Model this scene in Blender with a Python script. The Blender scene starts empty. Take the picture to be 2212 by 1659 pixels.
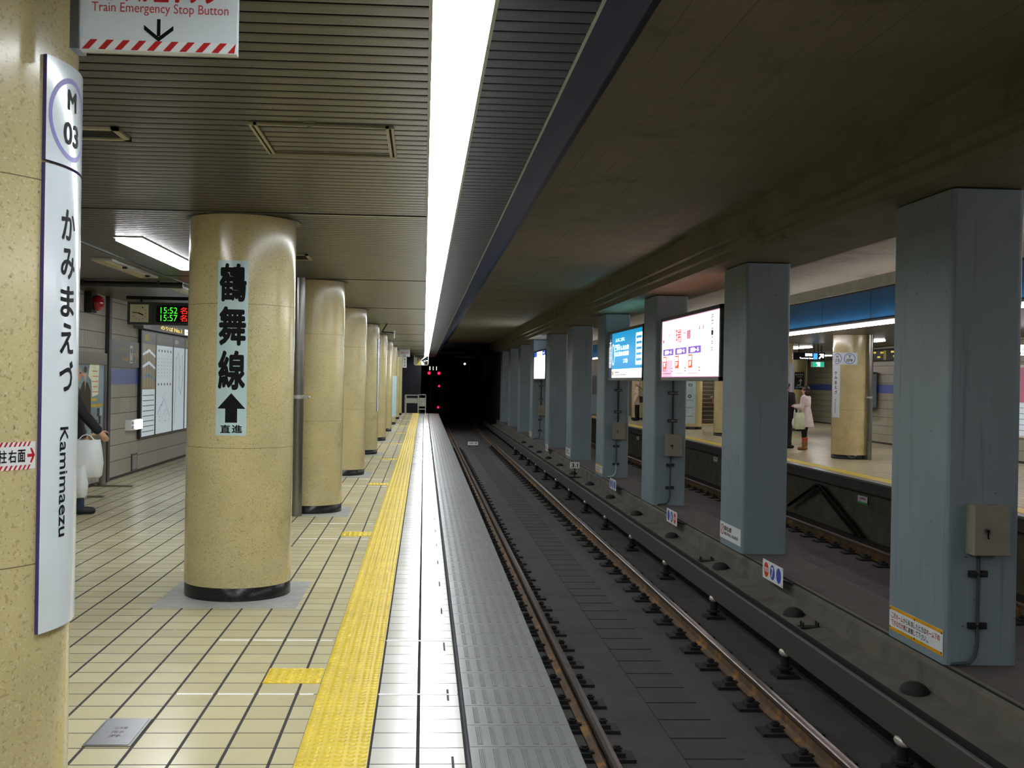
import bpy, bmesh, math, random
import numpy as np
from mathutils import Matrix, Vector
R = random.Random(7)
SC = bpy.context.scene
COL = SC.collection

# ------------------------------------------------------------------ camera, world, exposure
EYE = 1.57
cd = bpy.data.cameras.new('camera'); cam = bpy.data.objects.new('camera', cd); COL.objects.link(cam); SC.camera = cam
cd.sensor_fit = 'HORIZONTAL'; cd.sensor_width = 36.0; cd.lens = 2385.0 / 2212.0 * 36.0
cd.shift_x = 55.0 / 2212.0; cd.clip_start = 0.05; cd.clip_end = 300
yaw, pitch, roll = math.radians(3.243), math.radians(-0.173), math.radians(0.98)
F = Vector((math.sin(yaw) * math.cos(pitch), math.cos(yaw) * math.cos(pitch), math.sin(pitch)))
R0 = Vector((math.cos(yaw), -math.sin(yaw), 0)); U0 = R0.cross(F)
RR = R0 * math.cos(roll) + U0 * math.sin(roll); UU = U0 * math.cos(roll) - R0 * math.sin(roll)
mw = Matrix((RR, UU, -F)).transposed().to_4x4(); mw.translation = (0, 0, EYE); cam.matrix_world = mw
w = bpy.data.worlds.new('world'); SC.world = w; w.use_nodes = True
w.node_tree.nodes['Background'].inputs[0].default_value = (0.6, 0.7, 0.8, 1)
w.node_tree.nodes['Background'].inputs[1].default_value = 0.004
SC.view_settings.view_transform = 'Standard'; SC.view_settings.look = 'None'
SC.view_settings.exposure = 0.0; SC.view_settings.gamma = 1.0; SC.view_settings.use_curve_mapping = False
SC.cycles.max_bounces = 8; SC.cycles.diffuse_bounces = 5; SC.cycles.sample_clamp_indirect = 8.0
STRIP, LAMP, TUBE = 25.0, 24.0, 34.0          # light given off by the ceiling strip, the side lamps, the far platform's tube

# ------------------------------------------------------------------ materials
def lin(h):
    h = h.lstrip('#'); c = [int(h[i:i + 2], 16) / 255 for i in (0, 2, 4)]
    return tuple(x / 12.92 if x <= 0.04045 else ((x + 0.055) / 1.055) ** 2.4 for x in c)
MATS = {}
class N:                                     # a small wrapper for building node trees
    def __init__(s, m): s.t = m.node_tree; s.n = s.t.nodes; s.bsdf = s.n['Principled BSDF']
    def new(s, k, **kw):
        n = s.n.new(k)
        for a, b in kw.items(): setattr(n, a, b)
        return n
    def link(s, a, b): s.t.links.new(a, b)
    def val(s, x, i):
        if isinstance(x, (int, float)): i.default_value = x
        else: s.link(x, i)
    def m(s, op, a, b=0.0, c=None):
        n = s.new('ShaderNodeMath', operation=op); s.val(a, n.inputs[0]); s.val(b, n.inputs[1])
        if c is not None: s.val(c, n.inputs[2])
        return n.outputs[0]
    def pos(s):
        g = s.new('ShaderNodeNewGeometry'); x = s.new('ShaderNodeSeparateXYZ'); s.link(g.outputs['Position'], x.inputs[0])
        return g.outputs['Position'], x.outputs[0], x.outputs[1], x.outputs[2]
    def noise(s, p, scale, detail=3.0, rough=0.55):
        n = s.new('ShaderNodeTexNoise'); n.inputs['Scale'].default_value = scale; n.inputs['Detail'].default_value = detail
        n.inputs['Roughness'].default_value = rough; s.link(p, n.inputs['Vector']); return n.outputs['Fac']
    def ramp(s, f, lo, hi):
        n = s.new('ShaderNodeMapRange'); s.link(f, n.inputs[0]); n.inputs[1].default_value = lo; n.inputs[2].default_value = hi
        n.clamp = True; return n.outputs[0]
    def mix(s, f, a, b):
        n = s.new('ShaderNodeMix', data_type='RGBA'); s.val(f, n.inputs[0])
        for x, i in ((a, 6), (b, 7)):
            if isinstance(x, tuple): n.inputs[i].default_value = (*x[:3], 1)
            else: s.link(x, n.inputs[i])
        return n.outputs[2]
    def line(s, x, pitch, phase, width):     # 1 on a line of this width every pitch
        a = s.m('ADD', s.m('DIVIDE', s.m('SUBTRACT', x, phase), pitch), 0.5)
        d = s.m('ABSOLUTE', s.m('SUBTRACT', s.m('FRACT', a), 0.5))
        return s.m('LESS_THAN', d, width / pitch / 2)
    def bump(s, h, strength, dist):
        b = s.new('ShaderNodeBump'); b.inputs['Strength'].default_value = strength; b.inputs['Distance'].default_value = dist
        s.link(h, b.inputs['Height']); s.link(b.outputs[0], s.bsdf.inputs['Normal'])
def mat(name, col='#808080', rough=0.5, metal=0.0, var=0.12, scale=6.0, speck=None, bump=0.0, bscale=60.0, spec=0.5, coat=0.0, dirt=None, emit=None, streak=None, grain=None, boards=0.0):
    if name in MATS: return MATS[name]
    m = bpy.data.materials.new(name); m.use_nodes = True; MATS[name] = m; k = N(m); b = k.bsdf
    c = lin(col) if isinstance(col, str) else col
    b.inputs['Roughness'].default_value = rough; b.inputs['Metallic'].default_value = metal
    b.inputs['Specular IOR Level'].default_value = spec; b.inputs['Coat Weight'].default_value = coat; b.inputs['Coat Roughness'].default_value = 0.12
    p, x, y, z = k.pos()
    f = k.noise(p, scale)
    o = k.mix(k.ramp(f, 0.3, 0.7), tuple(v * (1 - var) for v in c), tuple(min(1, v * (1 + var)) for v in c))
    if dirt:                                  # (colour, scale, threshold)
        d = k.noise(p, dirt[1], 6.0, 0.7); o = k.mix(k.m('MULTIPLY', k.ramp(d, dirt[2], dirt[2] + 0.12), 0.75), o, lin(dirt[0]))
    if streak:                                # (colour, threshold): thin vertical rain-down stains
        mp = k.new('ShaderNodeMapping'); mp.inputs['Scale'].default_value = (22, 22, 0.7); k.link(p, mp.inputs[0])
        d = k.noise(mp.outputs[0], 1.0, 4.0, 0.6); o = k.mix(k.m('MULTIPLY', k.ramp(d, streak[1], streak[1] + 0.1), 0.5), o, lin(streak[0]))
    if boards:                                # joints of the formwork boards along y
        mp = k.new('ShaderNodeMapping'); mp.inputs['Scale'].default_value = (4, 0.35, 4); k.link(p, mp.inputs[0])
        d = k.ramp(k.noise(mp.outputs[0], 1.0, 3.0), 0.44, 0.6); o = k.mix(k.m('MULTIPLY', k.m('MULTIPLY', k.line(x, boards, 0.0, 0.008), d), 0.6), o, tuple(v * 0.3 for v in c))
        o = k.mix(k.m('MULTIPLY', k.ramp(k.noise(mp.outputs[0], 3.0, 4.0), 0.5, 0.8), 0.35), o, tuple(v * 0.6 for v in c))
    for s in (grain or []):                   # irregular chips
        o = k.mix(k.m('MULTIPLY', k.ramp(k.noise(p, s[1], 1.5), s[2], s[2] + 0.04), 0.55), o, lin(s[0]))
    for s in (speck or []):                   # (colour, scale, size)
        v = k.new('ShaderNodeTexVoronoi'); v.inputs['Scale'].default_value = s[1]; k.link(p, v.inputs['Vector'])
        o = k.mix(k.m('MULTIPLY', k.m('LESS_THAN', v.outputs['Distance'], s[2]), 0.8), o, lin(s[0]))
    k.link(o, b.inputs['Base Color'])
    if bump: k.bump(k.noise(p, bscale, 4.0), 0.5, bump)
    if emit: b.inputs['Emission Color'].default_value = (*lin(emit[0]), 1); b.inputs['Emission Strength'].default_value = emit[1]
    return m
def tiles(name, c1, c2, grout, px, x0, gx, py, y0, gy, rough, axis='xy', spec=0.5, tone=0.1, coat=0.0):
    m = bpy.data.materials.new(name); m.use_nodes = True; MATS[name] = m; k = N(m); b = k.bsdf
    p, x, y, z = k.pos(); a, c = (x, y) if axis == 'xy' else (y, z)
    l1 = k.line(a, px, x0, gx); l2 = k.line(c, py, y0, gy); g = k.m('MAXIMUM', l1, l2)
    cell = k.new('ShaderNodeCombineXYZ')
    k.link(k.m('FLOOR', k.m('DIVIDE', k.m('SUBTRACT', a, x0), px)), cell.inputs[0]); k.link(k.m('FLOOR', k.m('DIVIDE', k.m('SUBTRACT', c, y0), py)), cell.inputs[1])
    wn = k.new('ShaderNodeTexWhiteNoise'); k.link(cell.outputs[0], wn.inputs['Vector'])
    f = k.m('ADD', k.m('MULTIPLY', wn.outputs['Value'], 0.6), k.m('MULTIPLY', k.noise(p, 2.2, 5.0), 0.5))
    o = k.mix(f, lin(c1), lin(c2))
    sp = k.noise(p, 90.0, 2.0); o = k.mix(k.m('MULTIPLY', k.ramp(sp, 0.68, 0.74), 0.35), o, lin('#6a6658'))
    d = k.noise(p, 0.9, 6.0, 0.65); o = k.mix(k.m('MULTIPLY', k.ramp(d, 0.5, 0.75), tone * 2), o, lin('#8a8672'))
    gr = k.mix(k.noise(p, 30.0), tuple(v * 0.75 for v in lin(grout)), tuple(v * 1.25 for v in lin(grout)))
    k.link(k.mix(g, o, gr), b.inputs['Base Color'])
    k.link(k.m('ADD', k.m('ADD', k.m('MULTIPLY', g, 0.45), rough), k.m('MULTIPLY', k.noise(p, 7.0), 0.1)), b.inputs['Roughness'])
    k.link(k.m('MULTIPLY', k.m('SUBTRACT', 1.0, g), spec), b.inputs['Specular IOR Level']); k.link(k.m('MULTIPLY', k.m('SUBTRACT', 1.0, g), coat), b.inputs['Coat Weight']); b.inputs['Coat Roughness'].default_value = 0.22
    hgt = k.m('ADD', k.m('MULTIPLY', k.m('SUBTRACT', 1.0, g), 1.0), k.m('MULTIPLY', k.noise(p, 6.0, 2.0), 0.35))
    k.bump(hgt, 0.35, 0.003)
    return m
def glow(name, col, strength):
    m = bpy.data.materials.new(name); m.use_nodes = True; MATS[name] = m; b = m.node_tree.nodes['Principled BSDF']
    c = lin(col); b.inputs['Base Color'].default_value = (*c, 1); b.inputs['Emission Color'].default_value = (*c, 1); b.inputs['Emission Strength'].default_value = strength
    b.inputs['Roughness'].default_value = 0.3
    return m
TERR = mat('terrazzo', '#c6b988', 0.2, var=0.1, scale=3.0, grain=[('#9c8b5e', 85, 0.60), ('#ddd3aa', 110, 0.62), ('#544b33', 60, 0.71)], spec=0.55, coat=0.35, dirt=('#a8975f', 1.6, 0.6))
GRAN = mat('black_granite', '#17181a', 0.25, speck=[('#5b5d60', 110, 0.16)])
JOINT = mat('joint', '#6a5f42', 0.8)
PLATE = mat('white_enamel', '#dde6ea', 0.18, var=0.03, coat=0.4)
PLBLUE = mat('pale_blue_sheet', '#bcd6d8', 0.3, var=0.03, coat=0.2)
WHITE = mat('white_paint', '#e3e6e4', 0.4, var=0.04)
BLACK = mat('black_print', '#08080a', 0.6, var=0.05, spec=0.2)
RED = mat('red_print', '#b8161c', 0.45, var=0.05)
PURP = mat('purple_print', '#6b62b0', 0.4, var=0.04)
STEEL = mat('brushed_steel', '#8e8e88', 0.28, 1.0, var=0.08)
DSTEEL = mat('dark_steel', '#4a4946', 0.35, 0.9)
ALU = mat('aluminium', '#b9bab4', 0.35, 0.6, var=0.05)
YEL = mat('tactile_yellow', '#dcc02e', 0.42, var=0.08, scale=4, dirt=('#b39a2c', 9, 0.62))
SLAT = mat('ceiling_slat', '#312d26', 0.32, 0.3, var=0.06, scale=1.2, dirt=('#2d2a23', 1.1, 0.58), spec=0.6)
SLATB = mat('edge_slat', '#4f5764', 0.35, 0.3, var=0.06, scale=1.5, dirt=('#414955', 1.5, 0.6))
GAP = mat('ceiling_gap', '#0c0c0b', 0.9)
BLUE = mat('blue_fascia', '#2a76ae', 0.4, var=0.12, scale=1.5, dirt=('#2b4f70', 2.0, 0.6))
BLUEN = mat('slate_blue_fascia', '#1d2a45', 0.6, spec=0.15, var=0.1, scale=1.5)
CONC = mat('ceiling_concrete', '#766e59', 0.75, var=0.12, scale=0.8, dirt=('#524c3d', 0.9, 0.56), bump=0.002, bscale=8, boards=0.16)
BEAM = mat('beam_concrete', '#6d6550', 0.8, var=0.14, scale=1.4, dirt=('#4c4536', 1.3, 0.55), bump=0.002, bscale=10, boards=0.13)
SLAB = mat('track_slab', '#3a3733', 0.85, var=0.22, scale=1.3, dirt=('#262421', 2.1, 0.54), bump=0.004, bscale=14)
WALK = mat('median_concrete', '#4a4540', 0.85, var=0.15, scale=2.0, dirt=('#35312d', 1.6, 0.56), bump=0.003, bscale=20)
CURB = mat('curb_concrete', '#5f5a50', 0.85, var=0.2, scale=3.0, dirt=('#3b3731', 2.0, 0.55), bump=0.004, bscale=16)
PILP = mat('grey_blue_paint', '#7d8c92', 0.5, var=0.07, scale=1.6, speck=[('#2c3336', 8, 0.055)], streak=('#55666c', 0.6), dirt=('#5d7077', 1.2, 0.62), bump=0.0015, bscale=25)
NOSE = mat('nosing_concrete', '#747773', 0.28, var=0.1, scale=3, dirt=('#686453', 2.2, 0.58), bump=0.001, bscale=40)
GROUT = mat('grout', '#4c4c4e', 0.85)
RAILT = mat('rail_head', '#8c7f76', 0.3, 0.85, var=0.1)
RAILB = mat('rail_web_rust', '#54402a', 0.8, var=0.3, scale=5, dirt=('#9a6a1e', 3.0, 0.52))
RUBB = mat('black_rubber', '#161514', 0.8, var=0.2)
COVER = mat('cover_board', '#413c37', 0.6, var=0.1, scale=1.2)
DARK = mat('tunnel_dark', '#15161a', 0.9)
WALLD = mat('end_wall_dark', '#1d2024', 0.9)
JBOX = mat('junction_box_paint', '#8a8778', 0.55, var=0.08)
CABL = mat('black_cable', '#121212', 0.6)
TAPE = mat('white_tape', '#e9e9e2', 0.5, var=0.05)
FLOOR = tiles('beige_floor_tile', '#cfc7a2', '#bdb48e', '#4d4b49', 0.2, -1.203, 0.014, 0.2, 4.51, 0.009, 0.2)
FLOORW = tiles('edge_floor_tile', '#d6d4c8', '#c8c5b6', '#3f3f40', 0.203, -0.203, 0.016, 0.2, 4.51, 0.008, 0.16, spec=1.1, coat=0.5)
WALLT = tiles('grey_wall_tile', '#a5a294', '#96937f', '#55534c', 0.3, 16.5, 0.004, 0.2375, 0.03, 0.007, 0.4, axis='yz')
def ribbed():
    m = tiles('ribbed_wall_tile', '#a7a498', '#98958a', '#56544e', 0.6, 16.5, 0.004, 0.2375, 0.03, 0.008, 0.35, axis='yz'); k = N(m)
    p, x, y, z = k.pos()
    k.bump(k.m('ADD', k.m('SINE', k.m('MULTIPLY', y, 2 * math.pi / 0.05)), k.m('MULTIPLY', k.line(z, 0.2375, 0.03, 0.01), -2.0)), 0.6, 0.004)
    return m
RIBT = ribbed()
G_STRIP = glow('strip_glow', '#f6fbff', STRIP); G_LAMP = glow('lamp_glow', '#fbfdff', LAMP); G_TUBE = glow('tube_glow', '#fff6fb', TUBE)

# ------------------------------------------------------------------ mesh builder
_GL = {}
def glyphs(s):
    if s in _GL: return _GL[s]
    c = bpy.data.curves.new('lettering', 'FONT'); c.body = s; c.size = 1; c.resolution_u = 3
    o = bpy.data.objects.new('lettering', c); COL.objects.link(o)
    dg = bpy.context.evaluated_depsgraph_get(); me = bpy.data.meshes.new_from_object(o.evaluated_get(dg))
    v = [(a.co.x, a.co.y) for a in me.vertices]; f = [tuple(p.vertices) for p in me.polygons]
    bpy.data.objects.remove(o); bpy.data.curves.remove(c); bpy.data.meshes.remove(me)
    _GL[s] = (v, f); return v, f
def slice2(v, f, step):                     # cuts a flat shape along its first axis so that it can be bent
    bm = bmesh.new(); vs = [bm.verts.new((a, b, 0)) for a, b in v]
    for q in f:
        try: bm.faces.new([vs[i] for i in q])
        except ValueError: pass
    lo = min(a for a, b in v); hi = max(a for a, b in v); x = math.ceil(lo / step) * step
    while x < hi:
        bmesh.ops.bisect_plane(bm, geom=bm.verts[:] + bm.edges[:] + bm.faces[:], dist=1e-6, plane_co=(x, 0, 0), plane_no=(1, 0, 0)); x += step
    bm.verts.index_update(); r = [(a.co.x, a.co.y) for a in bm.verts], [tuple(a.index for a in q.verts) for q in bm.faces]; bm.free(); return r
class Flat:                                  # a plane (o, u, v): drawings laid on it stand lvl mm off it
    step = None
    def __init__(s, o, u, v): s.o, s.u, s.v = Vector(o), Vector(u), Vector(v); s.n = s.u.cross(s.v)
    def __call__(s, a, b, l): return s.o + s.u * a + s.v * b + s.n * (l * 0.001)
class Bent:                                  # the same on an upright cylinder; a runs along the arc from angle th
    def __init__(s, cx, cy, r, th, z0, step=0.02): s.c, s.r, s.th, s.z0, s.step = (cx, cy), r, math.radians(th), z0, step
    def __call__(s, a, b, l):
        t = s.th + a / s.r; q = s.r + l * 0.001; return Vector((s.c[0] + q * math.cos(t), s.c[1] + q * math.sin(t), s.z0 + b))
class MB:
    def __init__(s): s.v, s.f, s.m, s.s, s.mats = [], [], [], [], []
    def mi(s, m):
        if m not in s.mats: s.mats.append(m)
        return s.mats.index(m)
    def add(s, v, f, m, smooth=False):
        b = len(s.v); s.v += [tuple(p) for p in v]; i = s.mi(m)
        for q in f: s.f.append(tuple(b + k for k in q)); s.m.append(i); s.s.append(smooth)
        return s
    def box(s, x0, x1, y0, y1, z0, z1, m):
        v = [(x, y, z) for z in (z0, z1) for y in (y0, y1) for x in (x0, x1)]
        return s.add(v, [(0, 2, 3, 1), (4, 5, 7, 6), (0, 1, 5, 4), (2, 6, 7, 3), (0, 4, 6, 2), (1, 3, 7, 5)], m)
    def bar(s, p, q, wd, hg, m, up=(0, 0, 1)):      # a straight square bar from p to q
        p, q = Vector(p), Vector(q); d = (q - p).normalized(); r = d.cross(Vector(up)).normalized(); u = r.cross(d)
        v = [c + r * (a * wd / 2) + u * (b * hg / 2) for c in (p, q) for b in (-1, 1) for a in (-1, 1)]
        return s.add(v, [(0, 1, 3, 2), (4, 6, 7, 5), (0, 4, 5, 1), (2, 3, 7, 6), (0, 2, 6, 4), (1, 5, 7, 3)], m)
    def cbox(s, x0, x1, y0, y1, z0, z1, c, m, n=3):   # upright block with rounded vertical edges
        pts = []
        for cx, cy, a0 in ((x1 - c, y1 - c, 0), (x0 + c, y1 - c, 90), (x0 + c, y0 + c, 180), (x1 - c, y0 + c, 270)):
            for k in range(n + 1): t = math.radians(a0 + 90 * k / n); pts.append((cx + c * math.cos(t), cy + c * math.sin(t)))
        return s.prism(pts, z0, z1, m)
    def prism(s, pts, z0, z1, m):
        n = len(pts); v = [(x, y, z0) for x, y in pts] + [(x, y, z1) for x, y in pts]
        return s.add(v, [tuple(range(n - 1, -1, -1)), tuple(range(n, 2 * n))] + [(i, (i + 1) % n, n + (i + 1) % n, n + i) for i in range(n)], m)
    def ext(s, prof, y0, y1, m, closed=True, smooth=False):  # a profile in x, z drawn along y
        n = len(prof); v = [(x, y0, z) for x, z in prof] + [(x, y1, z) for x, z in prof]
        f = [(i, (i + 1) % n, n + (i + 1) % n, n + i) for i in range(n if closed else n - 1)]
        if closed: f += [tuple(range(n - 1, -1, -1)), tuple(range(n, 2 * n))]
        return s.add(v, f, m, smooth)
    def cyl(s, p, q, r, m, n=16, r1=None, smooth=True):
        p, q = Vector(p), Vector(q); d = (q - p).normalized(); a = d.orthogonal().normalized(); b = d.cross(a); r1 = r if r1 is None else r1
        v = [c + (a * math.cos(2 * math.pi * i / n) + b * math.sin(2 * math.pi * i / n)) * k for c, k in ((p, r), (q, r1)) for i in range(n)]
        s.add(v, [(i, (i + 1) % n, n + (i + 1) % n, n + i) for i in range(n)], m, smooth)
        s.add(v[:n], [tuple(range(n - 1, -1, -1))], m); return s.add(v[n:], [tuple(range(n))], m)
    def lathe(s, prof, cx, cy, m, n=48, smooth=True):
        v = [(cx + r * math.cos(2 * math.pi * i / n), cy + r * math.sin(2 * math.pi * i / n), z) for r, z in prof for i in range(n)]
        k = len(prof); return s.add(v, [(j * n + i, j * n + (i + 1) % n, (j + 1) * n + (i + 1) % n, (j + 1) * n + i) for j in range(k - 1) for i in range(n)], m, smooth)
    def ell(s, c, r, m, n=14, k=9):
        v, f = [], []
        for j in range(k + 1):
            t = math.pi * j / k
            for i in range(n): a = 2 * math.pi * i / n; v.append((c[0] + r[0] * math.sin(t) * math.cos(a), c[1] + r[1] * math.sin(t) * math.sin(a), c[2] - r[2] * math.cos(t)))
        for j in range(k):
            for i in range(n): f.append((j * n + i, j * n + (i + 1) % n, (j + 1) * n + (i + 1) % n, (j + 1) * n + i))
        return s.add(v, f, m, True)
    def cone(s, p, q, r0, r1, m, n=14):      # limb piece with round ends
        s.cyl(p, q, r0, m, n, r1); s.ell(p, (r0,) * 3, m, n); return s.ell(q, (r1,) * 3, m, n)
    def tube(s, pts, r, m, n=10):
        for a, b in zip(pts, pts[1:]): s.cyl(a, b, r, m, n); s.ell(b, (r,) * 3, m, n, 5)
        return s
    def draw(s, F, v, f, m, lvl):
        if F.step: v, f = slice2(v, f, F.step)
        return s.add([F(a, b, lvl) for a, b in v], f, m)
    def rect(s, F, x0, y0, x1, y1, m, lvl=1): return s.draw(F, [(x0, y0), (x1, y0), (x1, y1), (x0, y1)], [(0, 1, 2, 3)], m, lvl)
    def poly(s, F, p, m, lvl=1): return s.draw(F, p, [tuple(range(len(p)))], m, lvl)
    def disc(s, F, x, y, r, m, lvl=1, ry=None, n=28): return s.poly(F, [(x + r * math.cos(2 * math.pi * i / n), y + (ry or r) * math.sin(2 * math.pi * i / n)) for i in range(n)], m, lvl)
    def ring(s, F, x, y, r0, r1, m, lvl=1, k=1.0, n=40):
        v = [(x + r * math.cos(2 * math.pi * i / n), y + k * r * math.sin(2 * math.pi * i / n)) for r in (r0, r1) for i in range(n)]
        return s.draw(F, v, [(i, n + i, n + (i + 1) % n, (i + 1) % n) for i in range(n)], m, lvl)
    def text(s, F, t, x0, y0, x1, y1, m, lvl=2, bold=0.0, turn=0):
        v, f = glyphs(t)
        if not v: return s
        if turn: v = [(b, -a) for a, b in v]                         # quarter turn clockwise
        ax, bx = min(a for a, b in v) - bold, max(a for a, b in v) + bold; ay, by = min(b for a, b in v) - bold, max(b for a, b in v) + bold
        for q in range(8 if bold else 1):                              # heavier strokes: the letter laid over itself, a little shifted
            dx, dy = (bold * math.cos(q * math.pi / 4), bold * math.sin(q * math.pi / 4)) if bold else (0, 0)
            s.draw(F, [(x0 + (a + dx - ax) / max(bx - ax, 1e-6) * (x1 - x0), y0 + (b + dy - ay) / max(by - ay, 1e-6) * (y1 - y0)) for a, b in v], f, m, lvl + 0.08 * q)
        return s
    def shell(s, F, x0, y0, x1, y1, th, m, edge=None, lvl=0):          # a panel of thickness th (m) on a Flat or Bent surface
        st = F.step or (x1 - x0); n = max(1, int(round((x1 - x0) / st))); t = th * 1000
        for i in range(n):
            a, b = x0 + (x1 - x0) * i / n, x0 + (x1 - x0) * (i + 1) / n
            v = [F(a, y0, lvl), F(b, y0, lvl), F(b, y1, lvl), F(a, y1, lvl), F(a, y0, lvl + t), F(b, y0, lvl + t), F(b, y1, lvl + t), F(a, y1, lvl + t)]
            s.add(v, [(4, 5, 6, 7)], m, bool(F.step)); s.add(v, [(0, 3, 2, 1), (0, 1, 5, 4), (2, 3, 7, 6)] + ([(0, 4, 7, 3)] if i == 0 else []) + ([(1, 2, 6, 5)] if i == n - 1 else []), edge or m)
        return s
    def build(s, name, parent=None, loc=(0, 0, 0), rz=0.0):
        me = bpy.data.meshes.new(name); me.from_pydata(s.v, [], s.f)
        for m in s.mats: me.materials.append(m)
        me.polygons.foreach_set('material_index', s.m); me.polygons.foreach_set('use_smooth', s.s); me.update()
        o = bpy.data.objects.new(name, me); COL.objects.link(o); o.location = loc; o.rotation_euler = (0, 0, rz)
        if parent: o.parent = parent
        return o
def tag(o, label, cat, group=None, kind=None):
    o['label'] = label; o['category'] = cat
    if group: o['group'] = group
    if kind: o['kind'] = kind
    return o
def thing(name, label, cat, loc=(0, 0, 0), rz=0.0, group=None, kind=None):
    o = bpy.data.objects.new(name, None); COL.objects.link(o); o.location = loc; o.rotation_euler = (0, 0, rz); o.empty_display_size = 0.1
    return tag(o, label, cat, group, kind)
def struct(name, mb, parent=None):
    o = mb.build(name, parent)
    if not parent: o['kind'] = 'structure'
    return o
def dup(root, loc, label=None, group=None, rz=None):
    r = root.copy(); COL.objects.link(r); r.location = loc
    if rz is not None: r.rotation_euler = (0, 0, rz)
    if label: r['label'] = label
    if group: r['group'] = group
    for ch in list(root.children):
        c = ch.copy(); COL.objects.link(c); c.parent = r
        for g in ch.children:
            d = g.copy(); COL.objects.link(d); d.parent = c
    return r
Y0, Y1 = -8.0, 51.6                          # the stretch of platform that is built
ZC, ZT = 2.70, 3.45                          # platform ceiling, ceiling over the tracks
MX = 8.12                                    # the far platform mirrors this one: x -> MX - x
NTH = 'first second third fourth fifth sixth seventh eighth ninth tenth eleventh twelfth'.split()

# ------------------------------------------------------------------ setting: floor, walls, ceilings, track bed
b = MB()
b.box(-4.62, -0.503, Y0, Y1, -0.12, 0, FLOOR); b.box(-0.503, -0.203, Y0, Y1, -0.12, 0, GROUT); b.box(-0.203, 0.207, Y0, Y1, -0.12, 0, FLOORW)
b.box(0.207, 0.55, Y0, Y1, -0.12, -0.03, GROUT)
for i in range(-2, 46): b.box(0.139, 0.15, 4.5 + i - 0.1, 4.5 + i + 0.1, -0.01, 0.0006, GROUT)   # short cut joints in the edge tiles
struct('floor', b)
b = MB()                                     # ribbed concrete nosing pieces, 0.3 m each
n = int((Y1 - Y0) / 0.3)
for i in range(n):
    y = 4.72 + (i - int((4.72 - Y0) / 0.3)) * 0.3; b.box(0.222, 0.689, y + 0.002, y + 0.298, -0.2, 0, NOSE)
    if y < 2: continue
    for k in range(7):
        x = 0.27 + 0.0605 * k
        for j in (-1, 0, 1) if y < 16 else (0,):
            wd = 0.0028 if y < 16 else 0.009; b.add([(x + j * 0.0075 - wd, y + 0.03, 0.0002), (x + j * 0.0075 + wd, y + 0.03, 0.0002), (x + j * 0.0075 + wd, y + 0.27, 0.0002), (x + j * 0.0075 - wd, y + 0.27, 0.0002),
                (x + j * 0.0075 - wd * .5, y + 0.034, 0.0035), (x + j * 0.0075 + wd * .5, y + 0.034, 0.0035), (x + j * 0.0075 + wd * .5, y + 0.266, 0.0035), (x + j * 0.0075 - wd * .5, y + 0.266, 0.0035)], [(4, 5, 6, 7), (0, 1, 5, 4), (1, 2, 6, 5), (2, 3, 7, 6), (3, 0, 4, 7)], NOSE)
        b.add([(x - 0.013, y + 0.026, 0.0001), (x + 0.013, y + 0.026, 0.0001), (x + 0.013, y + 0.274, 0.0001), (x - 0.013, y + 0.274, 0.0001)], [(0, 1, 2, 3)], mat('nosing_dark', '#55575a', 0.5))
struct('trim_1', b)
struct('wall_platform_edge', MB().box(0.3, 0.5, Y0, Y1, -1.1, -0.12, SLAB))
b = MB()                                     # tactile strip: six rows of domes
for i in range(int((Y1 - 1.0) / 0.3)):
    y = 1.37 + i * 0.3
    if y + 0.3 > Y1: break
    b.box(-0.500, -0.206, y + 0.0008, y + 0.2992, -0.004, 0.003, YEL)
ds = []
def domes(b, x0, y0, nx, ny, pitch, far):
    for i in range(nx):
        for j in range(ny):
            x, y = x0 + pitch * (i + 0.5), y0 + pitch * (j + 0.5); k = 6 if far else 9
            rings = ((0.0195, 0.003), (0.0155, 0.0068), (0.010, 0.0082))
            v = [(x + r * math.cos(2 * math.pi * q / k), y + r * math.sin(2 * math.pi * q / k), z) for r, z in rings for q in range(k)]
            b.add(v, [(a * k + q, a * k + (q + 1) % k, (a + 1) * k + (q + 1) % k, (a + 1) * k + q) for a in range(2) for q in range(k)] + [tuple(2 * k + q for q in range(k))], YEL, True)
for i in range(int((Y1 - 3.4) / 0.3)):
    y = 1.37 + 0.3 * (i + 7)
    if y + 0.3 <= Y1: domes(b, -0.503, y, 6, 6, 0.05, y > 14)
tag(b.build('tactile_paving'), 'long yellow dotted tactile strip along the near platform edge', 'tactile paving')
TB = [5.70, 11.04, 16.38, 21.5, 26.7, 31.9, 37.1, 42.3, 47.5]
for i, y in enumerate(TB):
    b = MB().box(-0.80, -0.506, y, y + 0.29, -0.004, 0.003, YEL); domes(b, -0.80, y - 0.004, 6, 6, 0.0495, y > 14)
    o = tag(b.build('tactile_tile'), ('short yellow dotted tile branching off the tactile strip, nearest the camera' if i == 0 else f'short yellow dotted tile off the tactile strip, {NTH[i]} along the platform'), 'tactile tile', 'yellow door position tiles')
for i, y in enumerate(TB[:5]):
    for k, yy in enumerate((y - 0.19, y + 0.94)):
        b = MB()
        for q in range(4): b.box(-1.19 + 0.2 * q, -1.015 + 0.2 * q if q < 3 else -0.52, yy - 0.012, yy + 0.012, 0, 0.0012, TAPE)
        tag(b.build('floor_tape'), f'thin white tape line across the floor, {"before" if k == 0 else "beyond"} the {NTH[i]} yellow branch tile', 'floor tape', 'white door position tape lines')
        if i == 0: tag(MB().box(-0.2, 0.19, yy - 0.012, yy + 0.012, 0, 0.0012, TAPE).build('floor_tape'), f'white tape line on the pale edge tiles {"before" if k == 0 else "beyond"} the nearest branch tile', 'floor tape', 'white door position tape lines')
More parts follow.
